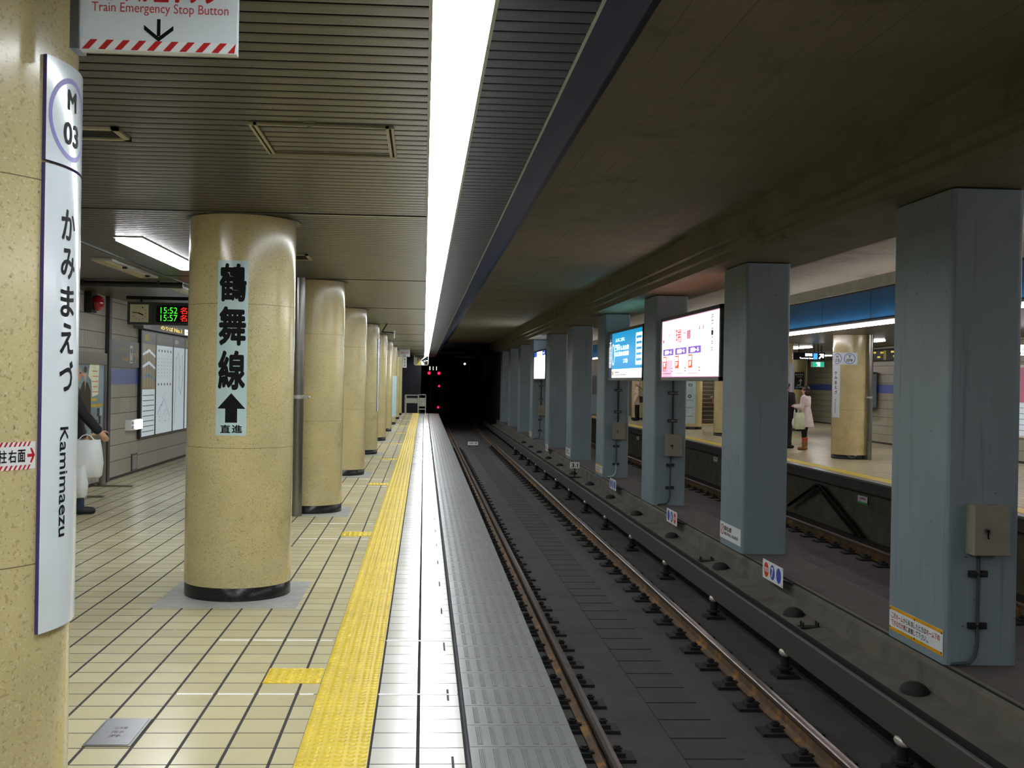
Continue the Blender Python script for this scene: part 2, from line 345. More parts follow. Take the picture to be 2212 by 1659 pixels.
b = MB().box(-1.412, -1.21, 4.725, 5.11, 0, 0.004, STEEL); b.box(-1.40, -1.222, 4.737, 5.098, 0.004, 0.006, mat('cover_steel', '#9a9da0', 0.32, 0.9, var=0.06))
Fm = Flat((-1.412, 4.725, 0.0062), (1, 0, 0), (0, 1, 0))
for q, t in enumerate(('止水栓', '排水', '弁')): b.text(Fm, t, 0.075, 0.22 - 0.055 * q, 0.13, 0.255 - 0.055 * q, mat('engraved', '#55585c', 0.5, 0.6), 0.4)
tag(b.build('floor_access_cover'), 'square steel access cover set in the beige tiles', 'access cover')

# left wall
b = MB(); b.box(-4.8, -4.62, Y0, 55, -0.1, 3.0, RIBT); struct('wall_left', b)
struct('baseboard_left', MB().box(-4.62, -4.607, Y0, 55, 0, 0.03, mat('base_dark', '#3a3833', 0.7)))
struct('trim_2', MB().box(-4.62, -4.612, 16.45, 55, 1.42, 1.655, mat('purple_band', '#5263ac', 0.35, var=0.06, coat=0.3)))
struct('trim_3', MB().box(-4.62, -4.56, 16.28, 16.40, 0, 2.70, mat('dark_post', '#34323c', 0.4)))
struct('wall_back', MB().box(-4.8, -0.05, 55, 55.2, -0.1, 3.4, WALLD))
struct('wall_behind', MB().box(-4.8, 13, -8.3, -8.1, -1.2, 3.6, mat('behind_wall', '#5a5850', 0.7)))
# platform ceiling: slats across the platform
def slats(name, x0, x1, m, back, y0=0.0):
    b = MB(); y = y0; p = 0.105
    while y < 55.0:
        for prof in ([(0.0065, 0.0015), (0.012, 0.0), (0.03, -0.0003), (0.0525, -0.0005), (0.075, -0.0003), (0.093, 0.0), (0.0985, 0.0015)], [(0.0065, 0.03), (0.0065, 0.0015)], [(0.0985, 0.0015), (0.0985, 0.03)]):
            v = [(x, y + a, ZC + c) for x in (x0, x1) for a, c in prof]; k = len(prof)
            b.add(v, [(i, k + i, k + i + 1, i + 1) for i in range(k - 1)], m, True)
        y += p
    b.box(x0, x1, y0, 55.0, ZC + 0.03, ZC + 0.04, GAP)
    return struct(name, b)
slats('ceiling', -2.93, -0.004, SLAT, GAP); slats('ceiling_edge', 0.203, 0.512, SLATB, GAP)
struct('ceiling_rear', MB().box(-4.7, 0.5, Y0, 0.0, ZC, ZC + 0.03, SLAT))
lp = mat('side_ceiling_panel', '#4c493f', 0.35, 0.15, var=0.08); b = MB().box(-4.62, -2.97, 0, 55, ZC, ZC + 0.03, lp)
b.box(-2.97, -2.93, 0, 55, ZC - 0.012, ZC + 0.03, mat('dark_trim', '#23211e', 0.4))
for i in range(12): b.box(-4.62, -2.97, 5.5 + 4.1 * i, 5.53 + 4.1 * i, ZC - 0.006, ZC, GAP)
struct('ceiling_side', b)
b = MB()
for i in range(-1, 10):
    y = 7.66 + 5.03 * i; b.box(-2.93, -0.004, y, y + 0.022, ZC - 0.006, ZC + 0.005, mat('dark_trim', '#23211e', 0.4)); b.box(-0.95, -0.004, y + 0.022, y + 0.07, ZC - 0.004, ZC + 0.005, ALU)
struct('trim_4', b)
b = MB(); e = mat('trim_light', '#b9bcb4', 0.45, var=0.04)
b.box(-0.004, 0.006, 0, 55, ZC - 0.006, ZC + 0.05, e); b.box(0.191, 0.203, 0, 55, ZC - 0.006, ZC + 0.05, e); b.box(0.508, 0.516, 0, 55, ZC - 0.008, ZC + 0.01, e); struct('trim_5', b)
# sloped fascia, then the concrete over the tracks and the beam on the pillars
def concrete(fx, y0, y1, near):
    a = lambda p: [(fx(x), z) for x, z in p]
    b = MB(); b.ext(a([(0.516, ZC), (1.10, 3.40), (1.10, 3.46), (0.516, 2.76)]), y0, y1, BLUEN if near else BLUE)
    return b
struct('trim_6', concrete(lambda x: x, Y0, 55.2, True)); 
b = MB().box(MX - 0.516 - 0.03, MX - 0.516, Y0, 55.2, ZC + 0.02, 3.22, BLUE); b.box(MX - 0.556, MX - 0.50, Y0, 55.2, 3.22, 3.25, mat('dark_trim', '#23211e', 0.4)); b.box(MX - 0.556, MX - 0.50, Y0, 55.2, ZC - 0.01, ZC + 0.02, mat('dark_trim', '#23211e', 0.4))
for i in range(24): b.box(MX - 0.5475, MX - 0.546, 2.3 * i, 2.3 * i + 0.012, ZC + 0.02, 3.22, DARK)
struct('trim_7', b)
struct('beam_far_edge', MB().box(MX - 0.56, MX - 0.3, Y0, 55.2, 3.25, 3.45, mat('pale_concrete', '#cfd0c2', 0.75, var=0.1)))
b = MB().box(1.0, 7.7, Y0, 56, ZT, ZT + 0.2, CONC); struct('ceiling_track', b)
b = MB().ext([(3.33, ZT + 0.01), (3.32, 3.18), (3.40, 3.17), (3.405, 3.10), (3.47, 3.09), (3.49, 3.01), (4.48, 3.01), (4.48, 3.10), (4.60, 3.12), (4.60, ZT + 0.01)], Y0, 56, BEAM); struct('beam_pillar', b)
# track bed
b = MB().box(0.5, 3.45, Y0, 95, -1.25, -1.05, SLAB)
k2 = mat('slab_block', '#36332f', 0.9, var=0.15, scale=4)
for i in range(110):                          # the low joints of the drain planks between the rails
    y = 4.0 + 0.45 * i; b.box(1.86, 2.28, y, y + 0.42, -1.06, -1.043, k2)
struct('floor_track', b)
b = MB().box(3.44, 3.47, Y0, 56, -1.06, -0.655, GAP); b.ext([(3.47, -1.25), (3.47, -0.642), (3.69, -0.62), (3.70, -0.44), (3.745, -0.405), (3.80, -0.405), (3.80, -1.25)], Y0, 56, CURB); struct('curb_1', b)  # black strip on the curb side paints in the dark gap behind the cover board
b = MB().box(3.80, 4.30, Y0, 56, -1.25, -0.402, WALK); b.box(3.735, 3.75, Y0, 56, -0.42, -0.402, GAP); struct('floor_median', b)
b = MB().ext([(4.30, -1.25), (4.30, -0.402), (4.36, -0.41), (4.37, -0.62), (4.75, -0.64), (4.75, -1.25)], Y0, 56, WALK); struct('curb_2', b)
struct('floor_track_far', MB().box(4.7, MX - 0.4, Y0, 56, -1.25, -1.05, SLAB))
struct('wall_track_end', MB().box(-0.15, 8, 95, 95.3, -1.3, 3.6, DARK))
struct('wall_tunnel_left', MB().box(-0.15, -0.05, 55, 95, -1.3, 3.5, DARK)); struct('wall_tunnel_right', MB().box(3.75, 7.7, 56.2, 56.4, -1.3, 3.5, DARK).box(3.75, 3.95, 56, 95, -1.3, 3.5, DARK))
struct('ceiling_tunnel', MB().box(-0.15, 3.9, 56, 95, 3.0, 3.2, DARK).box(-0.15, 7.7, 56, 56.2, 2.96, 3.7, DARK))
# far platform
M_ = lambda x: MX - x
b = MB().box(M_(0.207), 17.2, Y0, 53, -0.12, 0, FLOOR); b.box(M_(0.689), M_(0.207), Y0, 53, -0.03, 0, NOSE).box(M_(0.686), M_(0.207), Y0, 53, -0.2, -0.03, WALK); struct('floor_far', b)
b = MB().box(M_(0.503), M_(0.206), Y0, 53, -0.004, 0.004, YEL); tag(b.build('tactile_paving'), 'yellow tactile strip along the far platform edge', 'tactile paving')
struct('wall_platform_edge_far', MB().box(M_(0.45), M_(0.25), Y0, 53, -1.1, -0.12, mat('brick_under', '#5a5648', 0.9, var=0.25, scale=3)))
b = MB(); y = 0.0
while y < 53: b.box(M_(0.02), 12.75, y, y + 0.1, ZC, ZC + 0.01, SLAT); y += 0.105
b.box(M_(0.5), 17.2, Y0, 53.2, ZC + 0.01, ZC + 0.04, GAP); b.box(M_(0.512), M_(0.02), 0, 53, ZC - 0.002, ZC + 0.01, ALU); b.box(12.75, 17.2, 30, 53, ZC - 0.01, ZC + 0.01, lp); struct('ceiling_far', b)
WT2 = tiles('grey_wall_tile_far', '#aaa694', '#9b9781', '#55534c', 0.6, 16.5, 0.004, 0.2375, 0.03, 0.009, 0.4, axis='yz')
struct('wall_right', MB().box(12.75, 12.95, Y0, 31.3, -0.1, ZC, WT2).box(12.95, 17.2, 31.1, 31.3, -0.1, ZC, WT2))
struct('wall_right_recess', MB().box(17.0, 17.2, 31.3, 53, -0.1, ZC, WT2))
struct('wall_end_far', MB().box(M_(0.5), 17.2, 53, 53.2, -0.1, 3.4, mat('end_wall_beige', '#8c8878', 0.6)))
pb = mat('purple_band', '#5263ac'); struct('trim_8', MB().box(12.735, 12.75, Y0, 31.3, 1.41, 1.65, pb).box(16.985, 17.0, 31.3, 53, 1.41, 1.65, pb))
struct('baseboard_right', MB().box(12.735, 12.75, Y0, 31.3, 0, 0.05, mat('base_dark', '#3a3833')).box(16.985, 17, 31.3, 53, 0, 0.05, mat('base_dark', '#3a3833')))

# ------------------------------------------------------------------ lights
def light_strip(name, label, x0, x1, m, drop=0.0, y1=55.0):
    t = thing(name, label, 'ceiling light')
    b = MB().box(x0, x1, 0 if x0 < 3 else -4, y1, ZC - drop, ZC + 0.03, m); b.build('diffuser', t)
    return t
light_strip('ceiling_light_strip', 'long white continuous light strip in the near platform ceiling', 0.008, 0.190, G_STRIP, 0.0)
light_strip('ceiling_light_strip', 'added flush white strip that brightens the far platform', M_(0.19), M_(0.0), G_TUBE, 0.0, 52.5)  # second strip is added beside the tube to light the far platform
t = thing('tube_light', 'thin white tube light hung along the far platform ceiling edge', 'tube light'); MB().cyl((7.545, -4, 2.63), (7.545, 52.5, 2.63), 0.022, G_TUBE, 12).build('tube', t); MB().box(7.578, 7.612, -4, 52.5, 2.645, 2.689, ALU).build('housing', t)
t = thing('ceiling_light_strip', 'white light strip in the ceiling behind the camera', 'ceiling light'); MB().box(0.008, 0.19, Y0, -0.02, ZC - 0.01, ZC - 0.002, G_STRIP).build('diffuser', t)
def lamp(x, y, ln, label, wd=0.2, gm=None):
    t = thing('ceiling_lamp', label, 'ceiling lamp', (x, y, ZC), group='ceiling lamps')
    MB().box(-wd / 2, wd / 2, 0, ln, -0.035, 0.0, gm or G_LAMP).build('diffuser', t)
    MB().box(-wd / 2 - 0.02, wd / 2 + 0.02, -0.03, ln + 0.03, -0.012, 0.0, ALU).build('housing', t)
lamp(-2.44, 9.2, 2.45, 'lit white ceiling lamp left of the round column with the black lettering')
for y, s in ((-1.0, 'behind the camera'), (3.9, 'out of view beside the nearest column'), (14.4, 'hidden behind the lettered column'), (24.5, 'hidden behind the third column'), (34.5, 'hidden far behind the columns')): lamp(-2.44, y, 2.45, f'white ceiling lamp {s}')  # unseen repeats of the lit lamp, kept for the light they add
G_FAR = glow('far_lamp_glow', '#fff9fb', 30.0)
def farlamp(x, y, ln, label): lamp(x, y, ln, label, 0.2, G_FAR)
farlamp(10.8, 25.6, 1.5, 'short lit lamp on the far ceiling right of the T 09 column'); farlamp(10.9, 30.8, 1.8, 'lit lamp on the far ceiling above the hanging black direction sign')
farlamp(14.4, 38.6, 1.6, 'lit lamp deep in the far recess above the exit sign, nearer one'); farlamp(14.4, 43.0, 1.6, 'lit lamp deep in the far recess above the exit sign, farther one')
farlamp(10.8, 14.0, 2.4, 'added far platform lamp hidden behind the nearest pillar'); farlamp(10.8, 20.0, 2.4, 'added far platform lamp right of the nearest pillar'); farlamp(10.9, 37.0, 1.8, 'added far platform lamp hidden behind the pink advertisement'); farlamp(10.9, 44.0, 1.8, 'added far platform lamp hidden near the stairs')  # unseen lamps added along the row to brighten the far platform

# ------------------------------------------------------------------ rails and track fittings
def rail(x, label, z=-0.87, y1=95):
    t = thing('running_rail', label, 'rail', (x, 0, z))
    MB().ext([(-0.032, -0.035), (-0.0325, -0.008), (-0.026, -0.001), (0.0, 0.001), (0.026, -0.001), (0.0325, -0.008), (0.032, -0.035)], 2, y1, RAILT, smooth=False).build('rail_head', t)
    MB().ext([(-0.062, -0.155), (-0.062, -0.143), (-0.012, -0.125), (-0.009, -0.05), (-0.030, -0.036), (0.030, -0.036), (0.009, -0.05), (0.012, -0.125), (0.062, -0.143), (0.062, -0.155)], 2, y1, RAILB).build('rail_web', t)
    return t
XL, XR = 1.272, 2.800
rail(XL, 'running rail on the near track, closest to the near platform'); rail(XR, 'rusty running rail on the near track, beside the third rail')
rail(M_(XL), 'shiny running rail on the far track, below the far platform', y1=56); rail(M_(XR), 'running rail on the far track, hidden low behind the median', y1=56)
fa = MB()
fa.box(-0.235, 0.235, -0.10, 0.10, -0.18, -0.155, RUBB)
for s in (-1, 1):
    fa.box(s * 0.075 if s > 0 else -0.165, 0.165 if s > 0 else -0.075, -0.06, 0.06, -0.155, -0.125, RUBB)
    fa.cyl((s * 0.115, 0, -0.125), (s * 0.115, 0, -0.085), 0.022, RUBB, 8); fa.cyl((s * 0.115, 0, -0.11), (s * 0.115, 0, -0.098), 0.035, RUBB, 6)
    fa.bar((s * 0.14, 0, -0.118), (s * 0.045, 0, -0.135), 0.05, 0.014, RUBB)
f0 = fa.build('rail_fastener'); first = True
for x, nm, y0, n in ((XL, 'the rail nearest the near platform', 4.5, 60), (XR, 'the rusty rail beside the third rail', 6.3, 60), (M_(XL), 'the far track rail under the far platform', 12.0, 40)):
    for i in range(n):
        o = f0 if first else f0.copy()
        if not first: COL.objects.link(o)
        first = False; o.location = (x, y0 + 0.625 * i, -0.87); tag(o, 'black rail fastener clamping ' + nm, 'rail fastener', 'black rail fasteners along ' + nm)
# third rail with its cover board
t = thing('third_rail', 'third rail under a long grey cover board beside the median curb', 'third rail')
MB().ext([(3.262, -0.82), (3.275, -0.615), (3.282, -0.604), (3.292, -0.60), (3.306, -0.606), (3.31, -0.63), (3.30, -0.64), (3.29, -0.82)], 2, 95, COVER).build('cover_board', t)
MB().ext([(3.31, -0.86), (3.31, -0.82), (3.33, -0.81), (3.33, -0.76), (3.30, -0.75), (3.30, -0.73), (3.38, -0.73), (3.38, -0.75), (3.35, -0.76), (3.35, -0.81), (3.37, -0.82), (3.37, -0.86)], 2, 95, DSTEEL).build('conductor_rail', t)
POR = mat('porcelain', '#a39c90', 0.06, var=0.05, spec=0.9, coat=0.6)
ins0 = thing('insulator', 'x', 'insulator', (3.29, 7.33, -1.05), group='third rail insulators')
MB().ell((0, 0, 0.215), (0.05, 0.095, 0.04), POR, 16, 8).build('glazed_cap', ins0)
MB().box(-0.10, 0.10, -0.11, 0.11, 0, 0.03, RUBB).cyl((0, 0, 0.03), (0, 0, 0.19), 0.04, RUBB, 12).cyl((0, 0, 0.07), (0, 0, 0.09), 0.075, RUBB, 12).build('pedestal', ins0)
for i in range(14):
    o = ins0 if i == 0 else dup(ins0, (3.29, 7.33 + 2.45 * i, -1.05))
    o['label'] = ('shiny insulator under the third rail cover, nearest the camera' if i == 0 else f'shiny insulator under the third rail cover, {NTH[i]} from the camera') if i < 9 else 'tiny shiny insulator far along the third rail'
d0 = MB()
v, f = [], []
for j in range(5):
    for i in range(20): a = 2 * math.pi * i / 20; r = math.cos(j * math.pi / 8.2); v.append((0.10 * r * math.cos(a), 0.13 * r * math.sin(a), 0.075 * math.sin(j * math.pi / 8.2)))
for j in range(4):
    for i in range(20): f.append((j * 20 + i, j * 20 + (i + 1) % 20, j * 20 + 20 + (i + 1) % 20, j * 20 + 20 + i))
d0.add(v, f, RUBB, True).add(v[80:], [tuple(range(20))], RUBB)
d0 = d0.build('drain_cowl')
for i in range(13):
    o = d0 if i == 0 else d0.copy()
    if i: COL.objects.link(o)
    o.location = (3.585, 7.80 + 2.62 * i, -0.632)
    tag(o, ('black half-round drain cap at the curb below the nearest pillar' if i == 0 else f'black half-round drain cap along the median curb, {NTH[i]} from the camera') if i < 9 else 'tiny black drain cap far along the median curb', 'drain cap', 'black drain caps along the curb')
for i, y in enumerate((9.9, 13.6)):          # small bolted plates beside the caps
    b = MB().box(-0.1, 0.1, -0.05, 0.05, 0, 0.008, RUBB)
    for sx in (-0.07, 0.07):
        for sy in (-0.03, 0.03): b.cyl((sx, sy, 0.008), (sx, sy, 0.05), 0.009, RUBB, 6)
    tag(b.build('bolt_plate', None, (3.555, y, -0.632)), f'small black plate with upright bolts at the curb, {NTH[i]} from the camera', 'bolt plate', 'bolt plates on the curb')

# ------------------------------------------------------------------ median pillars
PX0, PX1 = 3.735, 4.265
PY = [7.66 + 5.035 * i for i in range(10)]
for i, y in enumerate(PY):
    lb = ['square grey blue concrete pillar nearest the camera with junction box and warning sign', 'square grey blue pillar with the white no-entry sign at its foot', 'square grey blue pillar behind the pink lit advertisement', 'square grey blue pillar behind the blue lit advertisement', 'square grey blue pillar with a bare front behind the 3.1 marker', 'square grey blue pillar with a bare front, sixth along the median', 'square grey blue pillar carrying the narrow white lit advertisement', 'square grey blue pillar, eighth along the median', 'square grey blue pillar, ninth along the median', 'square grey blue pillar, last of the median before the dark tunnel'][i]
    t = thing('pillar', lb, 'pillar', (PX0, y, -0.402), group='square median pillars', kind='thing')
    MB().cbox(0, PX1 - PX0, 0, 0.97, 0.0, 3.398, 0.035, PILP).build('shaft', t)
    MB().box(0.02, PX1 - PX0 - 0.02, 0.02, 0.95, 3.398, 3.409, GAP).build('top_joint', t)
def warn_sign(y, label):
    t = thing('warning_sign', label, 'sign', (PX0, y, 0), group='yellow edged warning signs'); Fp = Flat((-0.001, 0.925, -0.345), (0, -1, 0), (0, 0, 1))
    b = MB().shell(Fp, 0, 0, 0.90, 0.185, 0.004, WHITE); Y = mat('sign_yellow', '#e3a60a', 0.4); b.rect(Fp, 0, 0, 0.9, 0.026, Y, 4.6); b.rect(Fp, 0, 0.159, 0.9, 0.185, Y, 4.6)
    rd = RED; bk = mat('sign_grey_print', '#4a4a48', 0.5)
    def run(parts, x, y0, hh, wd):
        for s, m in parts:
            for ch in s: b.text(Fp, ch, x + 0.003, y0 + (0 if ch not in 'ー。' else hh * (0.42 if ch == 'ー' else 0)), x + wd - 0.003, y0 + (hh if ch not in 'ー。' else hh * (0.55 if ch == 'ー' else 0.3)), m, 5.4, 0.008); x += wd
    run((('このホーム', rd), ('から転落したときは', bk), ('ホーム下の', rd)), 0.035, 0.098, 0.042, 0.0435); run((('できるだけ奥', rd), ('に避難して下さい。', bk)), 0.035, 0.043, 0.042, 0.0435)
    for x in (0.015, 0.45, 0.885):
        for z in (0.022, 0.163): b.disc(Fp, x, z, 0.009, mat('rust_bolt', '#4a2416', 0.6), 6, n=10)
    b.build('sign_plate', t)
warn_sign(PY[0], 'yellow edged white warning sign at the foot of the nearest pillar'); warn_sign(PY[3], 'yellow edged white warning sign at the foot of the fourth pillar'); warn_sign(PY[6], 'yellow edged white warning sign at the foot of the seventh pillar')
def no_entry(y, label):
    t = thing('no_entry_sign', label, 'sign', (PX0, y, 0), group='no entry signs on pillars'); Fp = Flat((-0.001, 0.93, -0.325), (0, -1, 0), (0, 0, 1))
    b = MB().shell(Fp, 0, 0, 0.89, 0.197, 0.004, WHITE); b.ring(Fp, 0.11, 0.108, 0.052, 0.066, RED, 5)
    b.poly(Fp, [(0.066, 0.07), (0.076, 0.06), (0.154, 0.146), (0.144, 0.156)], RED, 5.2)
    bk = mat('sign_dark_print', '#2c2c2c', 0.5)
    for k, ch in enumerate('線路内立入厳禁'): b.text(Fp, ch, 0.20 + 0.045 * k, 0.105, 0.242 + 0.045 * k, 0.165, bk, 5, 0.012)
    for k, ch in enumerate('線路に物を落とした時は駅係員へ'): b.text(Fp, ch, 0.20 + 0.041 * k, 0.052, 0.238 + 0.041 * k, 0.088, bk, 5, 0.008)
    b.build('sign_plate', t)
no_entry(PY[1], 'white no-entry sign with red ring at the foot of the second pillar'); no_entry(PY[4], 'white notice at the foot of the bare pillar behind the 3.1 marker')
def junction(y, lb, up, x=0.135, curl=None):
    t = thing('junction_box', lb, 'junction box', (PX0 + x, y, 0.40), group='junction boxes on pillars')
    b = MB().box(0, 0.255, -0.125, 0, 0, 0.352, JBOX); b.box(0.0, 0.255, -0.13, -0.125, 0.006, 0.346, JBOX).build('box', t)
    MB().cyl((0.085, -0.13, 0.175), (0.085, -0.147, 0.175), 0.02, STEEL, 12).cyl((0.085, -0.147, 0.175), (0.085, -0.152, 0.175), 0.011, BLACK, 10).bar((0.085, -0.145, 0.175), (0.09, -0.145, 0.12), 0.008, 0.008, BLACK).build('lock', [o for o in t.children if o.name.startswith('box')][0])
    c = thing('conduit', 'thin conduit below the ' + lb, 'conduit', (PX0 + x, y, 0.0), group='conduits on pillars')
    pts = [(0.085, -0.02, 0.40), (0.085, -0.02, -0.25), (0.07, -0.022, -0.33), (0.03, -0.03, -0.375), (-0.10, -0.03, -0.385)]
    MB().tube(pts if curl is None else [(0.085, -0.02, 0.40), (0.085, -0.02, -0.1)], 0.012, mat('grey_conduit', '#3e474b', 0.5)).build('pipe', c)
    if curl: MB().tube([(0.085, -0.02, -0.1), (0.085, -0.02, -0.24), (0.07, -0.022, -0.32), (0.02, -0.03, -0.37), (-0.08, -0.03, -0.385)], 0.014, mat('pale_pipe', '#9fc0c4', 0.4)).build('pipe_end', c)
    for z in (0.255, -0.115):
        k = MB()
        for s in (-1, 1): k.box(0.085 + s * 0.042 - 0.024, 0.085 + s * 0.042 + 0.024, -0.03, 0, z - 0.022, z + 0.022, CABL)
        k.box(0.03, 0.14, -0.036, -0.03, z - 0.006, z + 0.006, DSTEEL).build('clamp', c)
    if up:
        c = thing('conduit', 'thick black conduit above the ' + lb, 'conduit', (PX0 + x, y, 0.0), group='conduits on pillars')
        MB().cyl((0.11, -0.03, 0.75), (0.11, -0.03, 1.64), 0.018, CABL, 10).build('pipe', c)
        for z in (0.97, 1.42):
            k = MB()
            for s in (-1, 1): k.box(0.11 + s * 0.05 - 0.03, 0.11 + s * 0.05 + 0.03, -0.03, 0, z - 0.025, z + 0.025, CABL)
            k.box(0.04, 0.18, -0.055, -0.05, z - 0.008, z + 0.008, STEEL).build('clamp', c)
junction(PY[0], 'beige junction box on the nearest pillar', False, 0.14); junction(PY[2], 'beige junction box on the pillar under the pink advertisement', True, 0.19)
junction(PY[3], 'beige junction box on the pillar under the blue advertisement', True, 0.19, True); junction(PY[6], 'beige junction box on the pillar under the white narrow advertisement', True, 0.19)

# ------------------------------------------------------------------ lit advertisements between the pillars
def lightbox(y0, y1, lb, face, draw, up_glow):
    t = thing('advertisement_lightbox', lb, 'lit advertisement', (PX0 + 0.02, y0, 1.62), group='lit advertisements between pillars'); L = y1 - y0; FR = mat('lightbox_frame', '#5a5852', 0.4, 0.5)
    b = MB()
    b.box(0, 0.42, 0, L, 0, 0.05, FR).box(0, 0.42, 0, L, 0.93, 0.98, FR).box(0, 0.42, 0, 0.06, 0, 0.98, FR).box(0, 0.42, L - 0.06, L, 0, 0.98, FR).build('frame', t)
    Fp = Flat((0.012, L - 0.06, 0.05), (0, -1, 0), (0, 0, 1)); b = MB(); b.rect(Fp, 0, 0, L - 0.12, 0.88, face, 0); draw(b, Fp, L - 0.12, 0.88); b.build('lit_panel', t)
    MB().box(0.03, 0.16, 0.1, L - 0.1, 0.98, 0.985, up_glow).build('added_glow_strip', t)  # added glowing strip on the box top, throws the ad colour onto the ceiling
    b = MB(); F2 = Flat((0.41, 0.06, 0.05), (0, 1, 0), (0, 0, 1)); b.rect(F2, 0, 0, L - 0.12, 0.88, FR, 0); b.build('back_panel', t)
    MB().bar((0.2, 0.4, 0.98), (0.2, 0.4, 1.39), 0.04, 0.04, FR).bar((0.2, L - 0.4, 0.98), (0.2, L - 0.4, 1.39), 0.04, 0.04, FR).build('hanger', t)
AP = glow('ad_pink_white', '#fff4fa', 1.5); APE = glow('ad_pink_edge', '#d98cba', 0.8); AV = glow('ad_violet', '#7a4fc4', 0.8); AO = glow('ad_orange', '#e0582e', 0.9); AR = glow('ad_red', '#ff3040', 1.1); AK = mat('ad_black', '#30262a', 0.5)
AT = glow('ad_pink_text', '#b5557f', 0.5); AW = glow('ad_white', '#ffffff', 2.2)
def ad_pink(b, Fp, w, h):
    b.rect(Fp, 0, 0, w, 0.012, APE, 1); b.rect(Fp, 0, h - 0.01, w, h, APE, 1); b.rect(Fp, 0, 0, 0.012, h, APE, 1); b.rect(Fp, w - 0.02, 0, w, h, APE, 1); b.rect(Fp, 0.012, 0.012, 0.75, 0.26, glow('ad_pink_pale', '#efc4dc', 0.9), 0.5)
    b.disc(Fp, 0.11, 0.56, 0.05, AR, 2, 0.03); b.text(Fp, '瑞', 0.95, 0.51, 1.30, 0.72, AR, 2, 0.01)
    for k, ch in enumerate('やすらぎ'): b.text(Fp, ch, 0.30 + 0.15 * k, 0.54, 0.42 + 0.15 * k, 0.68, glow('ad_faint', '#d88aa4', 0.9), 2)
    for k, ch in enumerate('ホール'): b.text(Fp, ch, 1.4 + 0.26 * k, 0.54, 1.62 + 0.26 * k, 0.68, glow('ad_faint', '#d88aa4', 0.9), 2)
    for k in (0, 1): b.poly(Fp, [(2.35 + 0.2 * k, 0.66), (2.40 + 0.2 * k, 0.65), (2.42 + 0.2 * k, 0.75)], AR, 2)
    for k in range(3):
        x = 0.10 + 0.83 * k; b.rect(Fp, x, 0.335, x + 0.72, 0.435, AV, 2); b.text(Fp, ('会館ホール', '大会館ホール', '会館ホール')[k], x + 0.12, 0.352, x + 0.60, 0.418, AW, 3, 0.01)
        b.rect(Fp, x, 0.135, x + 0.25, 0.322, AO, 2); b.text(Fp, ('5T', 'F', '5F')[k], x + 0.05, 0.165, x + 0.17, 0.225, AW, 3, 0.02); b.rect(Fp, x + 0.02, 0.245, x + 0.20, 0.30, AW, 3)
        b.text(Fp, '052-', x, 0.09, x + 0.3, 0.135, AT, 2, 0.01); b.rect(Fp, x + 0.6, 0.085, x + 0.7, 0.14, AT, 2); b.rect(Fp, x + 0.615, 0.1, x + 0.685, 0.125, AW, 3)
        for q in range(9): b.rect(Fp, x + 0.06 * q, 0.05, x + 0.045 + 0.06 * q, 0.062, AT, 2)
    for k, z in enumerate((0.73, 0.55, 0.38)): b.poly(Fp, [(3.02, z + 0.08), (3.1, z + 0.08), (3.06, z + 0.1)], AK, 2); b.text(Fp, ('口', '一', '匚')[k], 3.01, z - 0.0, 3.11, z + 0.065, AK, 2, 0.02); b.poly(Fp, [(3.03, z - 0.02), (3.09, z - 0.02), (3.06, z - 0.045)], AK, 2)
lightbox(13.86, 17.42, 'pink and white lit advertisement hung between the second and third pillars', AP, ad_pink, glow('added_glow_pink', '#ffb8a8', 2.6))
AB = glow('ad_blue', '#0f97cf', 1.0); AWB = glow('ad_white_soft', '#f2fbff', 1.5); AD = glow('ad_dark_blue', '#143a5c', 0.4)
def ad_blue(b, Fp, w, h):
    b.rect(Fp, 0, 0, w, 0.17, AWB, 1); b.rect(Fp, 0, 0, 0.36, h, AD, 1.5); b.rect(Fp, w - 0.62, 0.23, w - 0.02, 0.80, AWB, 2)
    b.text(Fp, 'よろこびに', 0.75, 0.70, 1.75, 0.77, AWB, 2, 0.01); b.rect(Fp, 0.68, 0.62, 1.2, 0.645, AWB, 2)
    b.text(Fp, '工場', 1.6, 0.28, 2.05, 0.36, AWB, 2, 0.01)
    for r, (z, s) in enumerate(((0.53, 'ごきげん名古屋'), (0.42, '名古屋・名城線'))):
        for k, ch in enumerate(s): b.text(Fp, ch, 0.66 + 0.22 * k, z, 0.85 + 0.22 * k, z + 0.085, AWB, 2, 0.02)
    b.ring(Fp, 0.50, 0.46, 0.13, 0.15, AWB, 3, 1.4)
    for k in range(6): b.rect(Fp, 0.03 + 0.05 * k, 0.2, 0.045 + 0.05 * k, 0.78 - 0.06 * abs(k - 3), AWB, 2)
    for k in range(5): b.rect(Fp, 0.03, 0.30 + 0.1 * k, 0.32, 0.308 + 0.1 * k, AWB, 2.2)
    for k in range(5): b.rect(Fp, w - 0.57, 0.30 + 0.1 * k, w - 0.08, 0.345 + 0.1 * k, AB, 3)
    b.rect(Fp, 0.4, 0.05, 0.55, 0.13, glow('ad_ochre', '#c79a2a', 0.7), 2); b.rect(Fp, 0.7, 0.10, 1.2, 0.115, AD, 2); b.rect(Fp, 0.7, 0.05, 2.0, 0.06, AD, 2)
lightbox(18.86, 22.45, 'blue lit advertisement hung between the third and fourth pillars', AB, ad_blue, glow('added_glow_cyan', '#7fdde8', 5.0))
AU = glow('ad_ultramarine', '#2b55d8', 0.9)
